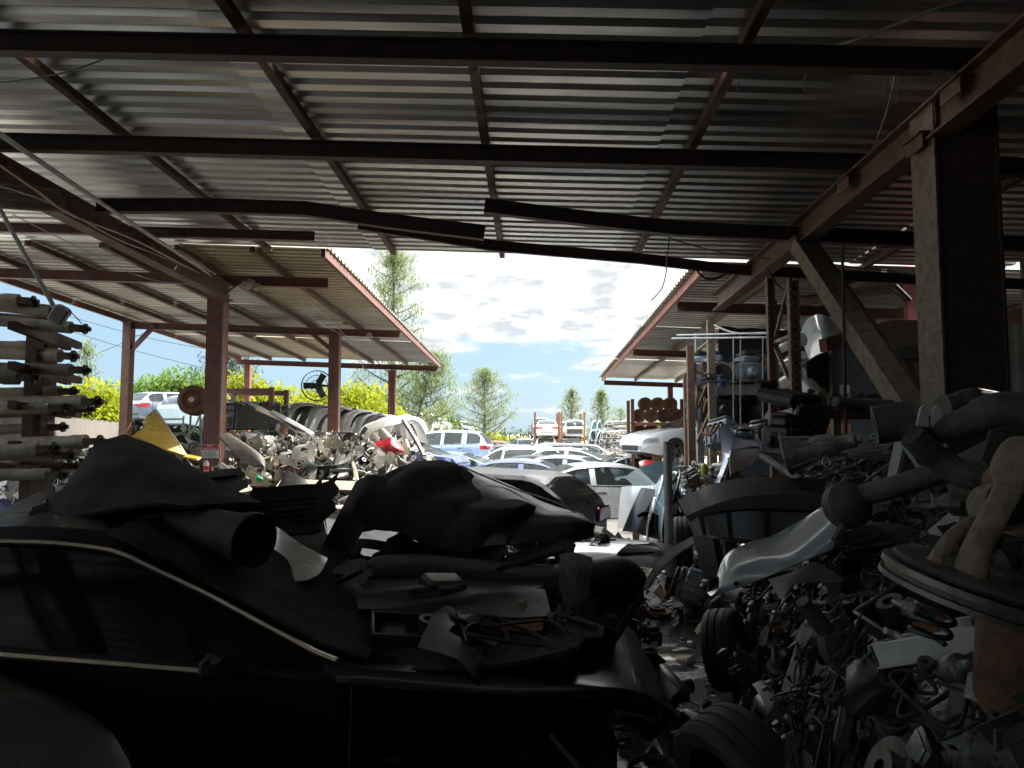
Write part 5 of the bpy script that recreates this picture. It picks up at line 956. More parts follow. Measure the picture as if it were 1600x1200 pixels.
# dark wreck parts above heap
o = put('car_seat', at(1278,672,4.9), (R(-70),0,R(30)), .62, 0, 'dark rounded seat shell near the base of the knee brace')
o = put('gearbox', at(1290,728,3.6), (R(10),R(-14),R(-30)), .55, 0, 'alloy axle housing with white painted ring above the long bumper')
o = mb('white_plastic').lathe([(.016,0),(.024,0),(.024,.006),(.016,.006)], 24, Matrix.Translation(at(1291,722,3.25)) @ Euler((R(80),0,R(20))).to_matrix().to_4x4(), closed=True).build('painted_ring', None); tag(o, 'white painted ring mark on the dark housing, lower one', 'ring')
o = mb('white_plastic').lathe([(.02,0),(.03,0),(.03,.006),(.02,.006)], 24, Matrix.Translation(at(1222,684,4.5)) @ Euler((R(80),0,R(20))).to_matrix().to_4x4(), closed=True).build('painted_ring', None); tag(o, 'white painted ring mark below the perforated rack upright', 'ring')
o = put('engine', at(1225,718,4.8), (R(5),R(8),R(35)), .55, 1, 'greasy engine with hoses under the perforated rack upright')
o = mb('alloy').tube(P((1190,712,4.3),(1250,750,4.0)), .022, 10).build('steel_rod', None); tag(o, 'dull steel rod sloping across the heap top', 'rod')
o = mb('galv').tube(P((1305,628,5),(1392,632,5.2)), .035, 12).build('steel_rod', None); tag(o, 'horizontal grey tube behind the foot of the knee brace', 'rod')
b = mb('galv')
for i in range(9): b.bar(at(1260+i*5,735-i*3,4.2-i*.02), at(1375+i*3,672+i*6,4.0), .035, .01)
o = b.build('strip_bundle', None, 0); tag(o, 'bundle of thin metal strips fanned out left of the A shaped bracket', 'metal strips')
# ------------------------------------------------------------------ driveshaft rack at left
dr = thing('shaft_rack', 'dark steel cantilever rack holding driveshafts at the left edge', 'rack', (0,0,0))
for px, Y in ((48,5.35),(72,5.95)):
    X = at(px,678,Y).x; mb('brown_steel').bar((X,Y,0),(X,Y,2.62),.085).build('upright', dr, 0); mb('brown_steel').box((X,Y,.03),(.3,.5,.06)).build('foot', dr, 0)
levels = [(525,505),(583,563),(640,616),(698,680),(733,724)]
for yl, _ in levels:
    for px, Y in ((48,5.35),(72,5.95),(-90,5.4)):
        p = at(px, yl, Y); mb('brown_steel').bar((p.x,Y+.45,p.z-.03),(p.x+.16,Y-.42,p.z+.02),.05,.06).build('arm', dr, 0)
def driveshaft(p, q, r, label):
    p, q = Vector(p), Vector(q); t = thing('driveshaft', label, 'driveshaft', q, (0,0,0), 'driveshafts stacked on the left rack'); d = (q-p).normalized(); M = Matrix.Translation(-q)
    mb('shaft_paint').tube([p-q, (p-q)*.5, Vector()], [r,r,r], 16).tube([(p-q)*.62, (p-q)*.55], r*1.18, 16).tube([-d*.10, d*.0], r*1.12, 16).build('tube', t)
    x, y, _ = frame(d); b = mb('rusty_tan')
    for s in (-1,1): b.bar(x*(s*r*.8), x*(s*r*.8)+d*.09, .02, .05)
    b.tube([d*.07-x*r*1.1, d*.07+x*r*1.1], .012, 8).tube([d*.06, d*.10], r*.55, 12); b.build('yoke', t)
    mb('cast_iron').tube([d*.09, d*.105], r*1.0, 18).tube([d*.105,d*.135], r*.45, 12).build('flange', t); return t
pos = ['front','middle','rear','upper']; lv = ['top','second','third','fourth','lowest']
tips = [[(82,487,5.4),(112,512,5.2),(60,500,5.7),(30,470,5.3)],[(95,556,5.4),(112,578,5.2),(48,540,5.6),(30,590,5.1)],[(132,628,5.2),(95,612,5.5),(78,638,5.1),(120,640,5.6)],[(135,690,5.1),(78,668,5.5),(92,690,5.3),(60,702,4.9)],[(88,712,5.0),(75,742,4.8),(100,728,5.4)]]
for i, row in enumerate(tips):
    for j, (px, py, Y) in enumerate(row):
        q = at(px, py, Y); p = at(px-330-10*j, py-[36,14,-2,-10,6][i]+4*j, Y-.1-.1*j); driveshaft(p, q, .047-.006*(j % 3), '%s driveshaft on the %s level of the left rack' % (pos[j], lv[i]))
b = mb('cable_grey').tube([at(-5,318,5.2), at(88,486,5.0)], .016, 8); b.mat('white_plastic').box((0,0,0),(.10,.09,.14),Matrix.Translation(at(93,492,5.0)) @ Euler((.2,.5,.4)).to_matrix().to_4x4(),.015); b.mat('cable_black').tube(cr([at(105,482,5.0), at(118,495,5.0), at(128,506,5.0)],8), .004, 5)
tag(b.build('hanging_rod', None), 'grey rod with a boxy end hanging diagonally above the left rack', 'rod')
b = mb('pvc')
for i in range(7): b.tube([at(-60,276+i*7,5.8+.05*(i%2)), at(92+i*2,300+i*5,6.6)], .022, 8)
tag(b.build('pipe_bundle', None), 'bundle of thin pale pipes tucked under the left girder', 'pipes')
# ------------------------------------------------------------------ wires and fittings
gx = -4.92
wire('conduit', 'grey conduit running along the left girder down to the red post', [at(-20,196,4.95), at(170,325,7.0), at(345,440,11.1)], .022, 'cable_grey', cat='conduit')
wire('cable', 'copper coloured cable drooping below the left girder', [at(0,258,5.0), at(60,300,5.5), at(110,335,6.2), at(200,370,7.3), at(260,400,8.6), at(320,432,10.6)], .010, 'copper')
wire('cable', 'pale thin wire under the left girder toward the red post', [at(0,290,5.2), at(90,322,6), at(180,372,7.4), at(250,400,9), at(345,442,11)], .007, 'cable_grey')
wire('cable', 'long thin wire crossing below the left roof beams', [at(20,335,6.0), at(110,380,7.5), at(230,435,9.6), at(335,448,11.1)], .005, 'cable_grey')
wire('cable', 'pale wire hanging along the right girder beside the column', [at(1398,120,4.9), at(1380,190,5.4), at(1345,270,6.5), at(1300,335,7.6), at(1240,380,8.4), at(1195,395,8.8)], .006, 'cable_grey')
wire('cable', 'second pale wire looping off the right girder', [at(1445,212,5.0), at(1400,245,5.5), at(1330,330,7.0), at(1270,385,8.3)], .005, 'cable_grey')
wire('cable', 'white cable slung between the sagging roof beams', [at(1043,370,7.9), at(1070,380,8.0), at(1130,395,8.1), at(1190,403,8.3), at(1290,412,8.5), at(1440,430,8.8)], .009, 'cable_grey')
wire('cable', 'dark cable loop hanging under the roof edge', [at(1089,422,9.0), at(1100,434,9.1), at(1115,436,9.2), at(1135,428,9.2), at(1147,424,9.2)], .016, 'cable_black')
wire('cable', 'thin cable end dangling in front of the bright sky', [at(1046,372,8.2), at(1042,405,8.6), at(1040,430,9), at(1033,452,9), at(1017,470,9)], .007, 'cable_black')
wire('cable', 'black cable drooping past the perforated upright', [at(1198,418,8.0), at(1215,445,7.6), at(1245,463,7.0), at(1285,458,6.8), at(1330,440,6.6)], .010, 'cable_black')
wire('cable', 'pale cable sweeping across the roof at the upper right', [at(1255,86,4.9), at(1330,64,4.6), at(1400,38,4.4), at(1460,14,4.2), at(1540,-8,4.1)], .010, 'cable_grey')
wire('cable', 'thin dark wire sagging under the upper left roof', [at(0,128,4.9), at(80,118,4.8), at(150,97,4.7), at(205,72,4.5)], .006, 'cable_black')
for i, px in enumerate((1156,1259,1385,1394,1405)):
    wire('wire_tail', 'short wire tail dangling from the front roof beam, %s' % ('leftmost one','second from the left','third from the left','fourth from the left','nearest the column')[i], [at(px,116,4.85), at(px-2,132,4.85), at(px-3+i%2,145+4*i,4.85)], .004, 'cable_black', 'wire tails under the front beam', 8, 'wire')
wire('cable', 'white wires looping below the left shelter roof', [at(462,462,13), at(475,485,13.5), at(500,505,14.6), at(527,520,15.8), at(545,530,16)], .007, 'cable_grey')
wire('cable', 'second white wire looping below the left shelter roof', [at(462,462,13), at(490,478,13.6), at(520,505,15), at(540,525,16)], .007, 'cable_grey')
wire('cable', 'thin white wire falling from the shelter roof to the red post base', [at(530,520,15.8), at(555,545,17), at(575,585,20), at(605,600,22), at(609,680,22.1)], .007, 'cable_grey')
for i, (a, b_, c) in enumerate((((-300,620),(60,580),(260,505)),((60,500),(200,545),(420,600)),((60,480),(240,530),(420,560)))):
    wire('power_line', 'thin power line in the sky behind the left shelter, %s one' % ('lowest','middle','highest')[i], [at(*a,60), at(*b_,62), at(*c,64)], .03, 'cable_black', 'power lines behind the left shelter', cat='power line')
fl = thing('floodlight', 'white twin floodlight on the nearest red post', 'floodlight', at(355,447,11.15))
kid(mb('white_plastic').box((0,0,0),(.16,.08,.12),T((.36,-.1,.0),(.4,.2,.5)),.02).box((.05,0,.05),(.12,.06,.1),T((.36,-.1,.0),(.4,.2,.5)),.01), 'lamp_head', fl); fl.children[0].location = fl.location+Vector((0,0,-.0))
for c in list(fl.children): c.matrix_parent_inverse = Matrix.Identity(4); c.location = (0,0,0)
b = mb('cable_grey').tube(cr([(.0,0,-.12),(.15,-.05,-.02),(.36,-.08,.06)],8),.02,8); b.build('bracket_arm', fl)
b = mb('white_plastic').lathe([(0,0),(.06,0),(.05,.12),(0,.14)],12,T((.46,0,-.02),(R(90),0,R(40)))); b.build('lamp_head', fl)
for px, py, lb in ((540,508,'small white lamp on the second beam of the left shelter'),(577,527,'small white lamp hanging at the right end of the shelter beam')):
    tag(mb('white_plastic').lathe([(0,.1),(.05,.1),(.09,0),(.07,0),(.0,.04)],14,Matrix.Translation(at(px,py,15.9))).build('lamp', None), lb, 'lamp')
# fan on post
fn = thing('wall_fan', 'black industrial cage fan mounted on the middle red post', 'fan', at(495,603,15.85), (R(8),0,R(12)))
b = mb('plastic')
for r_, y in ((.34,0),(.24,-.05),(.13,-.08),(.34,.12)): b.tube([Vector((p.x,y,p.y)) for p in circ(r_,40)], .008, 5, False)
for i in range(24): a = i*math.pi/12; b.tube([(.06*math.cos(a),-.09,.06*math.sin(a)),(.24*math.cos(a),-.05,.24*math.sin(a)),(.34*math.cos(a),0,.34*math.sin(a)),(.34*math.cos(a),.12,.34*math.sin(a))], .003, 4)
b.build('cage', fn)
b = mb('plastic').lathe([(0,0),(.07,0),(.07,.18),(0,.2)],16,T((0,.0,0),(R(-90),0,0)))
for i in range(3): a = R(180)+i*2*math.pi/3; c, s_ = math.cos(a), math.sin(a); b.shell([[Vector((c*r_-s_*w_,.06+.05*w_*8*(1 if True else 0),s_*r_+c*w_)) for r_ in (.05,.18,.3)] for w_ in (-.07,0,.07)], .006)
b.build('blades', fn); mb('plastic').bar((.05,.16,0),(.32,.2,-.02),.05).build('bracket', fn)
# sign with lettering
p = at(328,705,11.06); sg = thing('warning_sign', 'red and white no trespassing notice on the nearest red post', 'sign', p)
mb('sign_white').box((0,0,0),(.28,.008,.215)).build('panel', sg, 0); mb('sign_red').box((0,-.0065,.062),(.265,.005,.085)).build('header', sg, 0)
def text(s, size, x, z, y, m, parent, name='lettering'):
    cu = bpy.data.curves.new('t','FONT'); cu.body = s; cu.size = size; cu.align_x = 'CENTER'; cu.extrude = .001; to = bpy.data.objects.new('t', cu); col.objects.link(to); dg = bpy.context.evaluated_depsgraph_get(); me = bpy.data.meshes.new_from_object(to.evaluated_get(dg)); bpy.data.objects.remove(to); me.materials.clear(); me.materials.append(MATS[m])
    o = bpy.data.objects.new(name, me); col.objects.link(o); o.parent = parent; o.location = (x,y,z); o.rotation_euler = (R(90),0,0); return o
text('NO', .058, 0, .063, -.011, 'sign_white', sg); text('TRESPASSING', .037, 0, .027, -.011, 'sign_white', sg)
b = mb('sign_ink'); rq = random.Random(4)
for i in range(5): b.box((.035+rq.uniform(-.01,.01),-.006,-.01-.02*i),(.16+rq.uniform(-.04,.02),.004,.007))
b.build('small_print', sg, 0); mb('sign_red').lathe([(.03,0),(.037,0),(.037,.003),(.03,.003)],20,T((-.095,-.005,-.05),(R(90),0,0)),closed=True).bar((-.118,-.006,-.072),(-.072,-.006,-.028),.007,.004).build('symbol', sg)
o = mb('white_plastic').lathe([(0,0),(.04,0),(.04,.13),(.03,.15),(.02,.155),(.02,.17),(0,.17)],16,Matrix.Translation(at(322,737,10.9))).mat('sign_red').lathe([(.041,.02),(.041,.09),(.0405,.09)],16,Matrix.Translation(at(322,737,10.9))).build('spray_can', None); tag(o, 'red and white can below the warning sign', 'can')
# ------------------------------------------------------------------ pieces on the left heap
b = mb('yellow_paint'); g = loft([P((294,715,9.4),(276,690,9.5),(255,658,9.7),(243,640,9.8)), P((262,706,9.2),(248,690,9.3),(236,672,9.5),(228,655,9.7)), P((205,684,9.1),(212,680,9.2),(222,672,9.4),(228,662,9.7))], 16, 22, .015, 5, 2); b.shell(g, .03)
for i, j, k, l in ((2,3,12,5),(4,6,13,8),(5,12,12,14),(3,9,12,17),(7,3,8,18)): b.bar(g[i][j]+Vector((0,-.02,0)), g[k][l]+Vector((0,-.02,0)), .035, .03)
b.mat('white_plastic').tube(dy(g[0][1:-1],-.02,.01), .02, 6).mat('plastic').tube(dy(g[-1][2:-2],-.02,.0), .012, 5)
for i in (4,8,12): b.mat('plastic').box(g[i][20]+Vector((0,-.03,0)),(.05,.02,.03))
tag(b.build('trunk_lid', None), 'yellow trunk lid standing on its side behind the left floor carpet', 'trunk lid')
tag(mb('yellow_paint').box((0,0,0),(.2,.12,.03),Matrix.Translation(at(300,715,9.2)) @ Euler((.3,.2,.1)).to_matrix().to_4x4(),.012).build('yellow_scrap_panel', None), 'small yellow panel scrap at the lower end of the yellow trunk lid', 'panel')
dp = at(301,625,12.6); d_ = thing('round_drum', 'rusty round drum on a thin stand left of the nearest red post', 'drum', (dp.x, dp.y, 0))
mb('rust').lathe([(0,-.05),(.1,-.05),(.12,-.02),(.16,-.02),(.175,-.05),(.22,-.045),(.262,-.02),(.27,0),(.27,.22),(.25,.25),(0,.25)],40,T((0,0,dp.z),(R(-94),0,R(8)))).build('drum_body', d_, 40)
mb('brass_trim').lathe([(0,-.07),(.05,-.07),(.06,-.05),(0,-.05)],20,T((0,0,dp.z-.0),(R(-94),0,R(8)))).build('hub', d_); b = mb('galv')
for a in (-.12,.16): b.tube([(a*.6,.1,dp.z-.2),(a,.1,1.0),(a*1.6,.15,0)],.02,8)
b.build('stand', d_)
wire('hose', 'pale hose loop hanging under the rusty drum', [at(287,650,12.5), at(286,672,12.5), at(292,680,12.5), at(302,672,12.5), at(312,650,12.5)], .016, 'cable_grey', cat='hose')
er = thing('engine_rack', 'rusty frame rack with engines behind the nearest red post', 'rack', (0,0,0))
x0, x1 = at(345,678,20).x, at(431,678,20).x
for X in (x0,x1):
    for Y in (19.6,20.8): mb('red_steel').box((X,Y,1.55),(.12,.12,3.1)).build('upright', er, 0)
for z in (1.75,3.0):
    for Y in (19.6,20.8): mb('red_steel').bar((x0+.06,Y,z),(x1-.06,Y,z),.08,.14).build('shelf_beam', er, 0)
mb('rust').box(((x0+x1)/2,20.2,1.85),(x1-x0-.1,1.1,.04)).build('shelf', er, 0)
for i, lb in enumerate(('left greasy engine on the rusty frame rack','middle greasy engine on the rusty frame rack','right greasy engine on the rusty frame rack')): put('engine', (x0+.38+.5*i, 20.0, 1.88), (0,0,R([85,100,70][i])), 1.5, 1, lb, 'engines on the rusty frame rack')
# fan of stacked bumper covers beyond the heap
cover_v = [0,2,1,2,0,1,2,2,1,0,2,2,0,2,1,2,2,2]
o_ = ['first','second','third','fourth','fifth','sixth','seventh','eighth','ninth','tenth','eleventh','twelfth','thirteenth','fourteenth','fifteenth','sixteenth','seventeenth','eighteenth']
for i in range(18):
    px = 455+i*10.2; Y = 18.3+.12*i; py = lerp_t(px, [(440,650),(470,642),(520,648),(580,656),(640,668)]); p = at(px, py-12, Y)
    put('arched_cover', p, (R(90+rr(-8,8)), R(rr(-6,6)), R(52+rr(-7,7))), (1.15 if i < 9 else .95)+rr(-.06,.06), cover_v[i], '%s bumper cover from the left, standing in the fanned row beyond the scrap' % o_[i], 'bumper covers fanned out under the left shelter')
for i in range(7):
    p = at(452+i*30, 675, 18.6); tag(mb('red_steel').box((p.x,19.4,.6),(.1,.9,1.2)).build('row_support', None, 0), 'low steel support under the fanned bumper covers, %s from the left' % o_[i], 'support', 'supports under the fanned bumper covers')
# arched white fender, red bumper
b = mb('white_plastic'); a0 = P((556,690,12.2),(566,668,12.3),(588,658,12.3),(615,652,12.3),(640,648,12.4)); a1 = P((568,705,12.1),(578,680,12.15),(598,668,12.15),(620,663,12.15),(638,656,12.3)); b.shell(loft([dy(a0,.12), a0, a1], 10, 26), .012); b.mat('plastic').tube(cr(P((567,705,12.05),(563,685,12.1),(572,668,12.15)),10),.035,8)
tag(b.build('arched_fender', None), 'pale arched fender over the red bumper on the bright heap', 'fender')
tag(mb('plastic').tube(cr(P((630,656,12.2),(642,675,12.1),(652,692,12.0),(662,712,11.9)),16),.05,8,True,None,.6).build('black_strut_bar', None), 'black plastic strip sloping down right of the arched fender', 'trim strip')
o = mb('paint_red').shell(loft([P((576,692,11.8),(596,688,11.75),(612,683,11.7),(622,690,11.75),(630,700,11.8)), P((577,698,11.7),(596,698,11.55),(612,696,11.5),(622,702,11.55),(632,706,11.7)), P((578,703,11.8),(598,706,11.7),(612,706,11.6),(620,711,11.65),(629,708,11.8))], 12, 24), .01).build('red_bumper', None); tag(o, 'bright red bumper piece on the scrap heap below the arched fender', 'bumper')
for px, py, Y, s, lb in ((585,675,12.5,.10,'pale cone shaped cover inside the arched fender, left one'),(603,672,12.6,.09,'pale cone shaped cover inside the arched fender, right one')):
    tag(mb('ice' if False else 'white_plastic').lathe([(0,.3),(.03,.3),(s*1.3,0),(s*1.1,0),(0,.27)],16,Matrix.Translation(at(px,py+14,Y)) @ Euler((.3,-.5,0)).to_matrix().to_4x4()).build('cone_cover', None), lb, 'cover')
o = mb('grease_dull').shell(loft([P((343,682,10.4),(356,676,10.5),(372,688,10.5)), P((372,712,10.2),(392,702,10.3),(410,712,10.3)), P((396,728,10.1),(410,726,10.1),(414,732,10.1))],10,10), .05).build('brown_rail', None); tag(o, 'dark brown steel rail sloping down right of the nearest red post', 'rail')
o = mb('beige').shell(loft([P((330,734,9.9),(358,735,10.1),(378,748,10.1)), P((338,752,9.0),(362,757,9.1),(392,760,9.3)), P((350,768,8.4),(375,770,8.5),(398,766,8.6))],12,14,.03,4,3), .02).build('corrugated_board', None); tag(o, 'folded pale corrugated board at the foot of the nearest red post', 'board')
put('radiator', at(400,672,13.2), (R(-10),0,R(8)), 1.2, 0, 'long grey radiator lying at the back of the bright heap')
for px, py, v, sc, lb in ((398,695,3,.5,'beige board panel tilted on the left of the bright heap'),(478,708,1,.6,'large white torn panel near the front of the bright heap'),(455,718,1,.6,'white folded panel beside the large torn one'),(490,735,0,.6,'blue grey curved panel low on the bright heap front'),(420,724,3,.5,'beige rumpled sheet at the front left of the bright heap'),(520,692,3,.42,'beige sheet in the middle of the bright heap')): put('trim_panel', at(px,py,10.6), (rr(.5,1.2),rr(-.4,.4),rr(-.5,.5)), sc, v, lb)
for i, (px, py, a) in enumerate(((430,660,-30),(450,668,-28),(470,676,-32),(492,690,-26))): put('pillar_trim', at(px,py,12.6), (rr(-.3,.3),R(-a),rr(-.3,.3)), 1.3, 1 if i % 2 else 2, 'long trim strip sloping on the back of the bright heap, %s one' % ('highest','second highest','third highest','lowest')[i], 'sloping trim strips on the bright heap')
o = mb('green_plastic').box((0,0,0),(.09,.06,.06),Matrix.Translation(at(405,748,9.0)) @ Euler((.3,.4,.5)).to_matrix().to_4x4(),.012).build('green_bottle', None); tag(o, 'small bright green plastic piece at the front of the heap', 'plastic piece')
for i,(px,py) in enumerate(((345,727),(358,731))): o = mb('alloy').tube([at(px,py,9.9), at(px+30,py+22,9.4)], .045, 12, False).build('open_tube', None); tag(o, 'open ended alloy tube right of the warning sign, %s one' % ('upper','lower')[i], 'tube')
# ------------------------------------------------------------------ pallet racking at right
def perf_upright(p0, p1, parent, m='red_steel', w=.085, d=.07):
    b = mb(m); p0, p1 = Vector(p0), Vector(p1); b.box((p0.x, p0.y+d/2, (p0.z+p1.z)/2), (w, .006, p1.z-p0.z))
    for s in (-1,1): b.box((p0.x+s*w/2, p0.y, (p0.z+p1.z)/2), (.006, d, p1.z-p0.z))
    for s in (-1,1): b.box((p0.x+s*w*.40, p0.y-d/2, (p0.z+p1.z)/2), (w*.24, .006, p1.z-p0.z))
    z = p0.z
    for z_ in range(int((p1.z-p0.z)/.075)): b.box((p0.x, p0.y-d/2, p0.z+.075*z_), (w*.58, .0055, .062))
    b.mat('galv')  # pale discs paint the light shining through the upright's holes
    for z_ in range(int((p1.z-p0.z)/.075)): 
        for s in (-1,1): b.lathe([(0,0),(.011,0),(.009,.003),(0,.003)],6,T((p0.x+s*w*.38, p0.y-d/2-.003, p0.z+.075*z_+.04),(R(90),0,0)))
    return b.build('upright', parent, 0)
pr = thing('pallet_rack', 'red perforated pallet rack upright frame with white hoods beside it', 'rack', (0,0,0))
a, c = at(1245,678,6.5), at(1209,678,7.7)
perf_upright((a.x,a.y,0),(a.x,a.y,at(1245,437,6.5).z),pr); perf_upright((c.x,c.y,0),(c.x,c.y,at(1207,433,7.7).z),pr,w=.075)
b = mb('red_steel')
for y0, y1 in ((535,522),(648,640)): b.bar(at(1210,y0,7.7), at(1243,y1,6.5), .035)
b.bar(at(1210,540,7.7), at(1243,615,6.5), .035).bar(at(1210,533,7.7), at(1235,435,6.6), .03).build('brace', pr, 0)
kid(mb('orange_steel').bar(at(1286,540,6.6), at(1346,520,7.2), .07, .12), 'beam', pr, 0); kid(mb('rusty_tan').bar(at(1302,545,6.9)-Vector((0,0,0)), Vector((at(1302,545,6.9).x,6.9,0)), .07), 'upright', pr, 0)
kid(mb('orange_steel').bar(Vector((a.x,a.y+.1,2.0)), Vector((5.2,a.y+1.2,2.0)), .06,.12), 'beam', pr, 0)
mb('dark_steel').tube([at(1316,385,6.2), Vector((at(1316,640,6.2).x,6.2,0))], .014, 8).build('hanging_bar', pr)
# white hoods stacked on the rack
def panel(m, rows, t, name, label, cat, nu=14, nv=24, **k): return tag(mb(m).shell(loft([P(*r) for r in rows], nu, nv, **k), t).build(name, None, 50), label, cat)
panel('paint_pale', [[(1250,522,8.3),(1260,500,8.2),(1282,491,7.9),(1303,503,7.6),(1320,534,7.3)],[(1256,540,7.9),(1266,524,7.7),(1283,518,7.4),(1299,526,7.2),(1312,540,7.0)],[(1264,562,7.4),(1273,556,7.3),(1284,551,7.1),(1293,547,7.0),(1302,544,6.9)]], .012, 'hood', 'pale blue white hood draped over the rack top beside the perforated upright', 'hood')
panel('plastic', [[(1262,566,6.75),(1285,553,6.9),(1308,545,7.05)],[(1262,590,6.9),(1282,600,7.0),(1302,600,7.1)],[(1280,612,7.0),(1296,622,7.05),(1304,612,7.1)]], .012, 'hood', 'black hood hanging under the pale hood on the rack', 'hood')
for i, (y0, y1, lb) in enumerate(((520,548,'top'),(548,572,'second'),(574,606,'third'))): panel('paint_white', [[(1222,y0+14,7.5),(1236,y0+4,7.25),(1256,y0,7.1)],[(1217,y0+20,7.3),(1235,y0+13,7.1),(1262,y0+10,6.95)],[(1221,y1+4,7.35),(1238,y1-4,7.2),(1260,y1-8,7.1)]], .012, 'bumper_cover', '%s white bumper cover stacked behind the perforated upright' % lb, 'bumper')
panel('paint_pale', [[(1252,585,7.0),(1268,592,6.9),(1284,608,6.8),(1296,632,6.75)],[(1250,600,6.95),(1264,610,6.8),(1276,626,6.7),(1284,645,6.65)],[(1262,648,6.9),(1268,650,6.8),(1274,650,6.75),(1280,650,6.7)]], .008, 'fender', 'pale blue white fender leaning under the stacked hoods', 'fender')
o = mb('beige').shell(loft([P((1368,505,6.8),(1400,502,6.9),(1445,500,7.0)), P((1380,530,6.75),(1410,545,6.8),(1447,560,6.9)), P((1412,560,6.7),(1425,590,6.7),(1448,620,6.8))],12,16,.02,3,2), .03).build('door_skin', None); tag(o, 'beige fender shell high on the rack left of the column', 'fender')
o = mb('galv').shell(loft([P((1350,560,6.6),(1385,545,6.6),(1440,540,6.7)), P((1345,575,6.4),(1390,562,6.4),(1445,560,6.5))],5,12), .03).build('shelf_panel', None); tag(o, 'metal shelf edge behind the knee brace', 'shelf')
o = mb('beige').tube([at(1285,628,6.3)+Vector((p.x*.55,p.y*0+.02*math.sin(p.x*9),p.y)) for p in circ(.11,26)], .016, 8, False).lathe([(0,0),(.09,.0),(.085,.01),(0,.01)],20,Matrix.Translation(at(1285,628,6.35)) @ Euler((R(80),0,R(30))).to_matrix().to_4x4()).build('oval_lamp_housing', None); tag(o, 'oval beige lamp housing below the white fenders', 'housing')
# shelf unit with gearboxes
gr = thing('shelf_rack', 'rusty shelf rack loaded with gearboxes and engines right of the pole', 'rack', (0,0,0))
ups = [(1110,500,11.2,'rusty_tan'),(1091,520,12.0,'galv'),(1078,540,11.7,'brown_steel'),(1207,470,11.2,'brown_steel'),(1072,585,14,'brown_steel')]
for px, py, Y, m in ups: p = at(px,py,Y); mb(m).box((p.x,p.y,p.z/2),(.11,.09,p.z)).build('upright', gr, 0)
for z, m in ((at(1150,610,11.2).z,'galv'),(at(1150,670,11.2).z,'orange_steel'),(.65,'orange_steel')):
    for Y in (11.2,12.3): mb(m).bar((2.85,Y-.07,z),(4.9,Y-.07,z),.06,.15).build('shelf_beam', gr, 0)
    mb('rust').box((3.85,11.72,z+.08),(2.1,1.0,.03)).build('shelf', gr, 0)
b = mb('rusty_tan')
for y0, y1 in ((548,530),(690,640),(640,585)): b.bar(at(1089,y0,12.0), at(1111,y1,11.25), .035)
b.build('brace', gr, 0)
z1 = at(1150,610,11.2).z+.1; z2 = at(1150,670,11.2).z+.1
pl = ['first','second','third','fourth','fifth']
for i, (x, kd, sc, rz) in enumerate(((3.05,'gearbox',1.0,80),(3.45,'engine',.95,95),(3.85,'gearbox',1.25,170),(4.3,'gearbox',1.1,100),(4.65,'alternator',1.8,0))): put(kd, (x,11.55,z1), (0,0,R(rz)), sc, 2 if kd != 'alternator' else 0, '%s casting from the left on the upper shelf of the gearbox rack' % pl[i], 'castings on the upper shelf')
for i, (x, kd, sc, rz) in enumerate(((3.1,'engine',1.0,80),(3.65,'gearbox',1.1,110),(4.2,'engine',1.05,70),(4.65,'tyre',.8,0))): put(kd, (x,11.6,z2), (0,0,R(rz)), sc, min(1,len(K[kd])-1), '%s dark part from the left on the middle shelf of the gearbox rack' % pl[i], 'parts on the middle shelf')
for i, (x, kd, sc, rz) in enumerate(((3.1,'engine',1.1,100),(3.6,'gearbox',1.2,80),(4.1,'engine',1.1,90),(4.6,'engine',1.0,60))): put(kd, (x,11.6,.74), (0,0,R(rz)), sc, 1, '%s greasy part from the left on the bottom shelf of the gearbox rack' % pl[i], 'parts on the bottom shelf')
rk_ = random.Random(21)
for i in range(16):
    lv_ = i % 2; x = 2.95+1.85*((i//2)/7); kd = ['engine','gearbox','alternator','engine','suspension_strut','gearbox','hose_tangle','engine'][i//2]
    put(kd, (x, 12.05+rk_.uniform(-.1,.1), (z1 if lv_ == 0 else z2)+(.0 if kd != 'hose_tangle' else .1)), (rk_.uniform(-.1,.1),rk_.uniform(-.1,.1),rk_.uniform(0,6)), rk_.uniform(1.0,1.35), 2 if kd in ('engine','gearbox') else 0, '%s part from the left in the back row of the %s gearbox shelf' % (o_[i//2], ('upper','middle')[lv_]), 'back row on the gearbox shelves')
for i in range(9):
    p = at(1128+i*11, 706+rk_.uniform(-8,10), 9.8); kd = ['engine','gearbox','alternator'][i%3]
    put(kd, p, (rk_.uniform(-.4,.4),rk_.uniform(-.4,.4),rk_.uniform(0,6)), .75, 2 if kd != 'alternator' else 0, '%s part from the pole on the low pile before the gearbox rack' % o_[i], 'parts piled before the gearbox rack')
for i in range(8):
    p = at(1260+i*22, 640+rk_.uniform(-14,6), 6.4); kd = ['alternator','hose_tangle','control_arm','steering_knuckle'][i%4]
    put(kd, p, (rk_.uniform(-.5,.5),rk_.uniform(-.5,.5),rk_.uniform(0,6)), .9, 0, '%s loose part from the perforated upright, lying on the heap behind the knee brace' % o_[i], 'loose parts behind the knee brace')
put('hose_tangle', at(1125,598,11.1), (0,0,.4), 1.2, 0, 'blue grey hose tangle at the left end of the upper shelf')
o = mb('blue_plastic').lathe([(0,0),(.07,0),(.07,.14),(.04,.16),(0,.16)],16,Matrix.Translation(at(1128,604,11.0))).build('blue_cap', None); tag(o, 'small blue plastic part on the upper gearbox shelf', 'part')
o = mb('yellow_plastic').lathe([(0,0),(.045,0),(.04,.1),(.02,.13),(0,.13)],12,Matrix.Translation(at(1101,742,8.6))).build('yellow_cap', None); tag(o, 'small bright yellow cap on the right heap', 'cap')
o = mb('galv').tube([at(1058,524,11), at(1210,520,9)], .016, 8).build('long_tube', None); tag(o, 'long pale tube lying across the rack tops, upper one', 'tube')
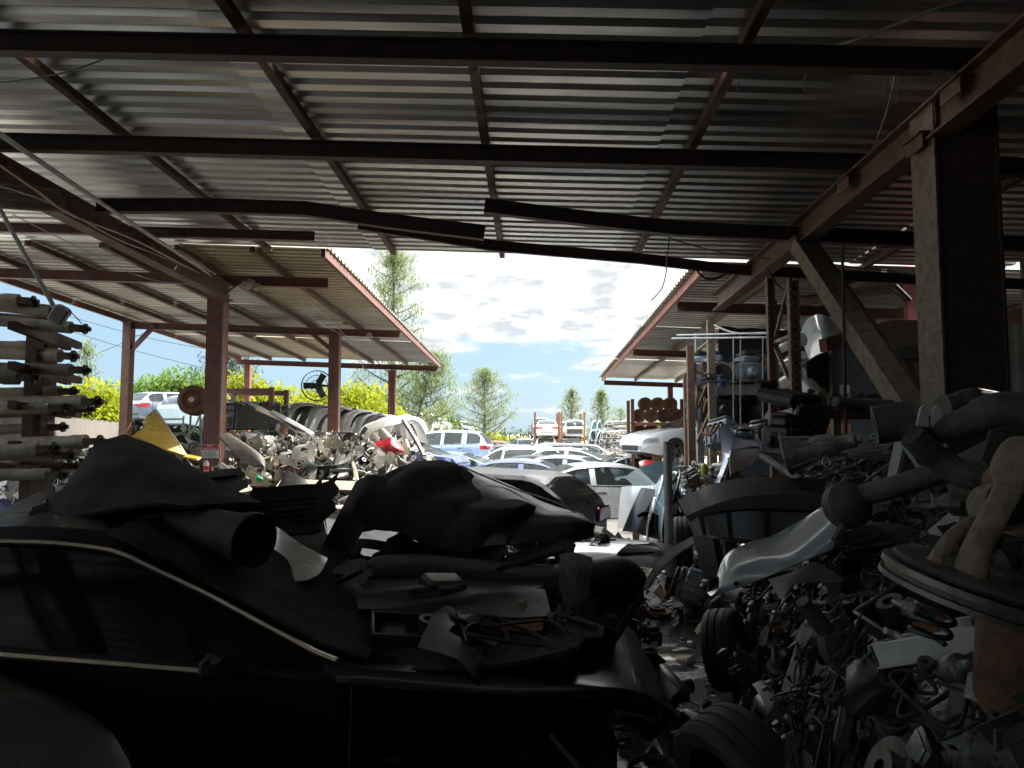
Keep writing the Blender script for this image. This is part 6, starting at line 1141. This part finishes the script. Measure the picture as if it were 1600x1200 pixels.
o = mb('galv').tube([at(1050,529,11), at(1208,527,9)], .014, 8).build('long_tube', None); tag(o, 'long pale tube lying across the rack tops, lower one', 'tube')
wire('cable', 'bundle cable drooping between rack tops', [at(1116,508,10.8), at(1140,518,10.4), at(1170,522,9.8), at(1210,520,8.5)], .014, 'cable_grey')
for i, (px, py) in enumerate(((1146,525),(1157,522),(1192,528))): wire('hanging_rod', 'thin rod hanging in front of the gearbox shelf, %s one' % ('left','middle','right')[i], [at(px,py,10.9), at(px,660,10.9), at(px+1,690,10.9)], .010, 'cable_grey', 'thin rods before the gearbox shelf', 6, 'rod')
b = mb('paint_lilac').shell(loft([P((1117,754,9.0),(1128,725,9.1),(1127,692,9.2),(1126,660,9.3)),P((1124,754,8.9),(1137,722,9.0),(1142,700,9.1),(1148,681,9.2))],6,20),.006).shell(loft([P((1142,704,9.08),(1160,700,9.1),(1180,697,9.2),(1196,704,9.3)),P((1145,681,9.2),(1160,688,9.2),(1180,688,9.25),(1193,692,9.3))],6,16),.006); tag(b.build('fender', None, 50), 'pale lilac silver fender standing in front of the gearbox rack', 'fender')
panel('paint_silver', [[(1142,703,7.8),(1165,702,7.9),(1192,700,8.0)],[(1140,722,7.7),(1160,718,7.75),(1185,712,7.9)],[(1142,742,7.6),(1160,732,7.7),(1178,722,7.8)]], .01, 'plastic_shell', 'pale silver shell lying beside the lilac silver fender', 'shell')
o = mb('galv').bar(at(1160,720,10.8), at(1205,640,10.8), .22, .03).build('ramp_panel', None, 0); tag(o, 'grey plank leaning in the gearbox rack', 'plank')
# rotor shelves far right
sh = thing('drum_rack', 'small rack of brown drums beyond the raised white coupe', 'rack', (0,0,0)); x0, x1 = at(986,678,23).x, at(1062,678,23).x
for X in (x0,x1):
    for Y in (22.6,23.6): mb('rust').box((X,Y,1.45),(.1,.1,2.9)).build('upright', sh, 0)
zs_ = [at(1000,660,23).z, at(1000,684,23).z, at(1000,710,23).z]
for z in zs_: mb('orange_steel').bar((x0,22.6,z-.06),(x1,22.6,z-.06),.06,.1).build('shelf_beam', sh, 0); mb('rust').box(((x0+x1)/2,23.1,z-.02),(x1-x0,1.0,.03)).build('shelf', sh, 0)
drum = mb('rust').lathe([(0,.06),(.12,.06),(.13,0),(.2,0),(.215,.02),(.215,.3),(.19,.32),(0,.32)],24).mesh('brake_drum',40)
n_ = 0
for li, z in enumerate(zs_):
    for i in range(4):
        for k in range(2 if li == 0 else 1):
            if k and i > 2: continue
            o = bpy.data.objects.new('brake_drum', drum); col.objects.link(o); o.location = (x0+.24+.4*i+.2*k, 22.75, z+.215+.37*k); o.rotation_euler = (R(-90),0,0); tag(o, '%s brown drum from the left on the %s shelf of the drum rack%s' % (pl[i], ('top','middle','bottom')[li], ', upper layer' if k else ''), 'drum', 'brown drums on the small rack')
# leaning hoods and glass beside the alley
lean = [(2.05,11.9,2),(2.3,12.3,0),(2.55,12.8,3),(2.1,13.2,0),(2.45,13.7,2),(2.8,14.1,3),(2.2,14.6,0),(2.6,15.0,2),(2.3,15.6,3),(2.7,16.1,0),(2.2,16.7,2),(2.7,17.3,1),(2.3,17.9,0),(2.8,18.5,2)]
for i, (X, Y, v) in enumerate(lean): put('hood', (X+rr(-.12,.12), Y, .34+rr(-.08,.14)), (R(58+rr(-16,16)), R(rr(-16,16)), R(-42+rr(-25,25))), rr(.58,.8), v, '%s hood counted from the black crossover, leaning in the row by the alley' % o_[i], 'hoods leaning beside the alley')
for i in range(12): put(['bumper_cover','fender','pillar_trim','bumper_beam'][i%4], (2.35+rr(-.5,.6), 11.6+i*.55, .3+rr(-.1,.3)), (R(rr(20,80)),R(rr(-25,25)),R(rr(-70,20))), .62, i % 2, '%s body piece mixed among the leaning hoods, counted from the alley' % o_[i], 'body pieces among the leaning hoods')
for i, (px, py, Y) in enumerate(((1022,748,15.0),(1040,742,15.8))): o = mb('aqua_glass').shell(loft([[Vector((-.6,-.35,0)),Vector((0,-.4,.1)),Vector((.6,-.35,0))],[Vector((-.5,.35,.05)),Vector((0,.38,.13)),Vector((.5,.35,.05))]],6,10), .006).build('windshield_glass', None); o.location = at(px,py,Y); o.rotation_euler = (R(20),R(-16),R(30)); tag(o, 'pale aqua windshield lying on the leaning hoods, %s one' % ('nearer','farther')[i], 'windshield')
for i, (px, py, Y, v) in enumerate(((1042,800,11.0,2),(1030,796,11.8,1),(1018,800,12.2,0),(1052,792,11.2,2))): put('car_door', at(px,py,Y)-Vector((0,0,.3)), (R(8),R(-20+rr(-6,6)),R(80+rr(-12,12))), 1.0, v, '%s car door standing in the row by the wet alley' % ('dark','pale blue','silver','last black')[i], 'doors standing by the alley')
for i in range(9):
    px = 1070+i*9; put(rnd.choice(['engine','gearbox','suspension_strut']), at(px, 748+rr(-15,18), 9.6+rr(-1,1)), (rr(-.5,.5),rr(-.5,.5),rr(0,6)), .5, 0, '%s pale part from the pole on the heap behind the long bumper' % o_[i], 'parts heaped right of the pole')
# stacked bars and far row of doors
for i in range(26): z = .1+.085*i; put('bumper_beam', (at(978,678,25).x+rr(-.25,.25), 25+rr(-.4,.4), z), (rr(-.08,.08),rr(-.08,.08),R(rr(-16,16))), 1.15, i % 2, '%s grey bumper bar up from the ground in the far stack' % (o_[i] if i < 18 else ('nineteenth','twentieth','twenty first','twenty second','twenty third','twenty fourth','twenty fifth','topmost')[i-18]), 'bumper bars in the far stack')
for i in range(14): put('car_door', (at(925+i*4.4,678,40).x, 40+.1*i, .85+.55*(i%2)), (R(rr(-6,6)),0,R(70+rr(-10,10))), 1.15, i % 2, '%s pale door from the left in the far row of standing doors' % o_[i], 'far row of standing doors')
for i in range(5): put('tyre', (2.9+rr(-.4,.6), 17+i*.7, .15+.2*(i%2)), (rr(-.2,.2),rr(-.2,.2),0), 1, 0, '%s tyre by the timber stand of the raised coupe' % ('nearest','second nearest','third nearest','fourth nearest','farthest')[i], 'tyres by the timber stand')
o = mb('paint_red').shell(loft([P((998,722,17),(1010,718,17),(1022,721,17)),P((1000,728,16.8),(1010,730,16.7),(1020,727,16.8))],6,8),.01).build('red_panel', None); tag(o, 'small red panel piece on dark parts below the raised coupe', 'panel')
for i in range(10): put(rnd.choice(['hose_tangle','wiring_loom','engine','tyre']), (3.1+rr(-.6,.8), 15.2+i*.25, .2+.16*(i%4)), (rr(-.5,.5),rr(-.5,.5),rr(0,6)), 1.2, 0, '%s dark part of the low pile below the raised coupe' % o_[i], 'dark parts below the raised coupe')
# ------------------------------------------------------------------ fence, trees
fe = thing('wooden_fence', 'weathered grey plank fence along the left boundary', 'fence', (0,0,0)); fa, fb_ = Vector((-9.6,12.6,0)), Vector((-17.5,31,0)); n = 150; b = mb('wood'); d = (fb_-fa)/n; rq = random.Random(5)
for i in range(n):
    p = fa+d*i; hgt = 2.22+rq.uniform(-.03,.03); b.bar(p, p+Vector((0,0,hgt)), .02, d.length*.93, d)
b.build('planks', fe, 0)
for z in (.5,1.8): mb('wood').bar(fa+Vector((-.06,-.03,z)), fb_+Vector((-.06,-.03,z)), .05, .09).build('rail', fe, 0)
for i in range(8): p = fa.lerp(fb_, i/7)+Vector((-.12,-.05,0)); mb('wood').bar(p, p+Vector((0,0,2.1)), .1).build('fence_post', fe, 0)
def leaves(b, c, n, rad, s, droop=0., asp=2.2):
    for _ in range(n):
        v = Vector((rnd.gauss(0,1),rnd.gauss(0,1),rnd.gauss(0,1))); v = v.normalized()*(rnd.random()**.45); p = c+Vector((v.x*rad[0],v.y*rad[1],v.z*rad[2])); a = Vector((rr(-1,1),rr(-1,1),rr(-1,1)-droop)).normalized(); x, y, _z = frame(a); L_ = s*rr(.6,1.4); W_ = L_/asp
        b.add([p, p+a*L_*.5+x*W_*.5, p+a*L_, p+a*L_*.5-x*W_*.5], [(0,1,2,3)])
def bush(px0, px1, ytop, Y, label, m='leaf_yellow', n=2600, s=.28, name='bush', z0=0):
    X0, X1 = at(px0,678,Y).x, at(px1,678,Y).x; H = at((px0+px1)/2, ytop, Y).z; t = thing(name, label, 'bush', ((X0+X1)/2, Y, z0)); b = mb(m); W = (X1-X0)/2; k = max(7, int(W*5)); bk = mb('bark')
    for i in range(k):
        x = (-1+2*(i+rr(.1,.9))/k)*W*.92; hh = H*(1-.3*abs(x/W)**2)*rr(.78,1.0); r_ = rr(.13,.24)*H; c = Vector((x, rr(-1,1)*min(W*.7,2.2), hh-r_)); leaves(b, c, int(n/k*.75), (r_*1.5,r_*1.4,r_*1.0), s)
        bk.tube(cr([(x*.5,c.y*.5,-z0),(x*.75,c.y*.8,c.z*.5),c],6), [.05,.045,.04,.03,.02,.01], 5)
    leaves(b, Vector((0,0,H*.4)), int(n*.3), (W*1.0,1.8,H*.42), s); b.build('crown', t, 0); bk.build('trunk', t)
def pine(px, ytop, Y, label, wpx, n=2600, s=.5, lean=0., m='leaf_pine', name='pine_tree', low=.12, H=None):
    X = at(px,678,Y).x; H = H or at(px,ytop,Y).z; W = wpx/FPX*Y/2; t = thing(name, label, 'tree', (X, Y, 0)); tk = mb('bark'); b = mb(m)
    ax = cr([(0,0,0),(lean*.1*H,0,H*.35),(lean*.25*H,.1,H*.7),(lean*.4*H,0,H)], 12); tk.tube(ax, [.022*H*(1-.93*i/11) for i in range(12)], 8); nb = 46
    for i in range(nb):
        f = low+(1-low)*(i+rr(0,.8))/nb; f = min(f, .97); k = f*11; p = ax[int(k)].lerp(ax[min(11,int(k)+1)], k-int(k)); a = i*2.4+rr(-.3,.3); L_ = W*(1.05-.85*f**1.3)*rr(.65,1.2); up = rr(.35,1.0); q = p+Vector((math.cos(a)*L_, math.sin(a)*L_, L_*up*.7)); mid = p.lerp(q,.5)+Vector((0,0,-.04*L_)); tw = cr([p,mid,q],6); tk.tube(tw, [.010*H*(1-f)*(1-.8*j/5)+.012 for j in range(6)], 5)
        for c in tw[1:]+[q+(q-mid)*.15]: leaves(b, c, int(n/nb/6), (W*.17,W*.17,W*.15), s, .3, 7.)
    leaves(b, ax[-1], n//40, (W*.1,W*.1,H*.05), s, -.5, 7.); b.build('crown', t, 0); tk.build('trunk', t)
bush(80,180,575,27,'bright yellow green bush left behind the wooden fence','leaf_yellow',9000,.22)
bush(150,335,562,33,'mid green leafy bush behind the raised silver wagon','leaf_green',11000,.30)
bush(320,480,580,30,'yellow green bush behind the rusty engine frame','leaf_yellow',8000,.24)
bush(440,620,580,33,'bright yellow bush behind the fanned bumper covers','leaf_yellow',11000,.24)
bush(-60,90,600,24,'yellow green bush behind the driveshaft rack','leaf_yellow',6000,.22)
bush(640,720,640,62,'small green bush above the stacked car row','leaf_green',2200,.4)
bush(700,790,672,70,'low yellow green bush under the tall middle tree','leaf_yellow',1800,.4)
bush(795,832,682,75,'small far bush left of the stacked white cars','leaf_yellow',1200,.4)
bush(930,1010,664,70,'yellow green bush beyond the far row of doors','leaf_yellow',2600,.4)
bush(1010,1130,640,45,'green bush seen behind the drum rack','leaf_yellow',2600,.35)
pine(612,400,46,'tall feathery pine rising behind the left shelter roof',165,9000,.40,.0)
pine(640,560,42,'slanting feathery pine leaning right beyond the shelter end',150,7000,.38,.55)
pine(757,583,62,'tall loose pine standing alone in the middle of the sky',115,6000,.40)
pine(893,612,80,'small airy pine above the stacked silver cars',60,2400,.5)
pine(940,612,76,'narrow pointed pine left of the right shelter',50,2600,.48,0,'leaf_pine')
pine(970,640,84,'low pine partly behind the right shelter edge',60,1000,.5)
pine(130,540,38,'feathery pale pine above the bush at far left',70,1700,.36)
pine(350,545,44,'dark spreading tree behind the nearest red post',150,5200,.42,0,'leaf_dark','leafy_tree')
pine(690,628,75,'small pine beside the tall middle pine',70,1200,.5)
b = mb('leaf_dark')
for i in range(160): X = -70+i*.95; leaves(b, Vector((X,118+rr(-4,4),1.0+rr(0,.6))), 45, (1.2,2,1.2), .8)
tag(b.build('tree_line', None, 0), 'low far tree line along the horizon beyond the yard', 'tree line', kind='stuff')
# ------------------------------------------------------------------ drop what the photo cannot show, then name what is left by its neighbours
bpy.context.view_layer.update(); dg = bpy.context.evaluated_depsgraph_get()
def seen(o, k=22, need=2):
    me = o.data; n = len(me.vertices); hit = 0; M = o.matrix_world
    for i in range(k):
        p = M @ me.vertices[(i*n)//k].co; q = proj(p)
        if not q or not (0 <= q[0] <= 1600 and 0 <= q[1] <= 1200): continue
        d = p-CAM; ok, loc, nr, fi, ob, mm = scene.ray_cast(dg, CAM, d.normalized(), distance=d.length+.3)
        if ok and ob and ob.name == o.name: hit += 1
        if hit >= need: return True
    return False
keep = []
for o, ph, z in SCAT:
    if seen(o): keep.append((o, ph, z))
    else: bpy.data.objects.remove(o)
LM = dict(right=[('the long black bumper',1190,810),('the torn silver fender',1210,880),('the big brake disc',1510,930),('the slanting black tube',1440,755),('the A shaped bracket',1420,730),('the knee brace foot',1430,630),('the dark wheel hub',1310,1005),('the bottom edge tyre',1160,1180),('the upright muffler can',1590,1060),('the rounded dark cover',1370,1060),('the pale wheel arch',1050,870),('the pipe pole',1043,770),('the perforated upright',1245,620),('the lilac fender',1150,700)],
 left=[('the warning sign',328,705),('the red bumper',600,697),('the arched fender',600,660),('the yellow trunk lid',250,685),('the middle red post',522,670),('the brown rail',380,705),('the tan board',500,758),('the nearest red post',335,660)],
 mid=[('the silver hood',925,868),('the seat bolster',950,910),('the felt strip',895,905),('the black sedan hood tip',1000,1040),('the crossover tail',940,830)])
NUM = ['nearest','second nearest','third nearest','fourth nearest','fifth nearest','sixth nearest','seventh nearest','eighth nearest','ninth nearest','tenth nearest','eleventh nearest','twelfth nearest','thirteenth nearest','fourteenth nearest','fifteenth nearest','sixteenth nearest']
def shade(o): return ''
bag = {}
for o, ph, z in keep:
    c = sum((o.matrix_world @ Vector(v) for v in o.bound_box), Vector())/8; q = proj(c); lm = min(LM[z], key=lambda l: (l[1]-q[0])**2+(l[2]-q[1])**2); dx, dy_ = q[0]-lm[1], q[1]-lm[2]
    rel = ('right of' if dx > 0 else 'left of') if abs(dx) > abs(dy_) else ('below' if dy_ > 0 else 'above'); bag.setdefault((ph, rel, lm[0]), []).append((math.hypot(dx, dy_), o.name, o))
for (ph, rel, lm), L_ in bag.items():
    L_.sort()
    for i, (d, nm, o) in enumerate(L_):
        o['label'] = '%s %s %s%s' % (ph, rel, lm, '' if len(L_) == 1 else ', %s to it' % NUM[min(i, 15)])
for o, ph, z in keep: o['group'] = {'right':'loose parts on the right heap','left':'loose parts on the bright left heap','mid':'loose parts left of the alley'}[z]
print('scatter kept', len(keep), 'of', len(SCAT), 'objects', len(col.objects))
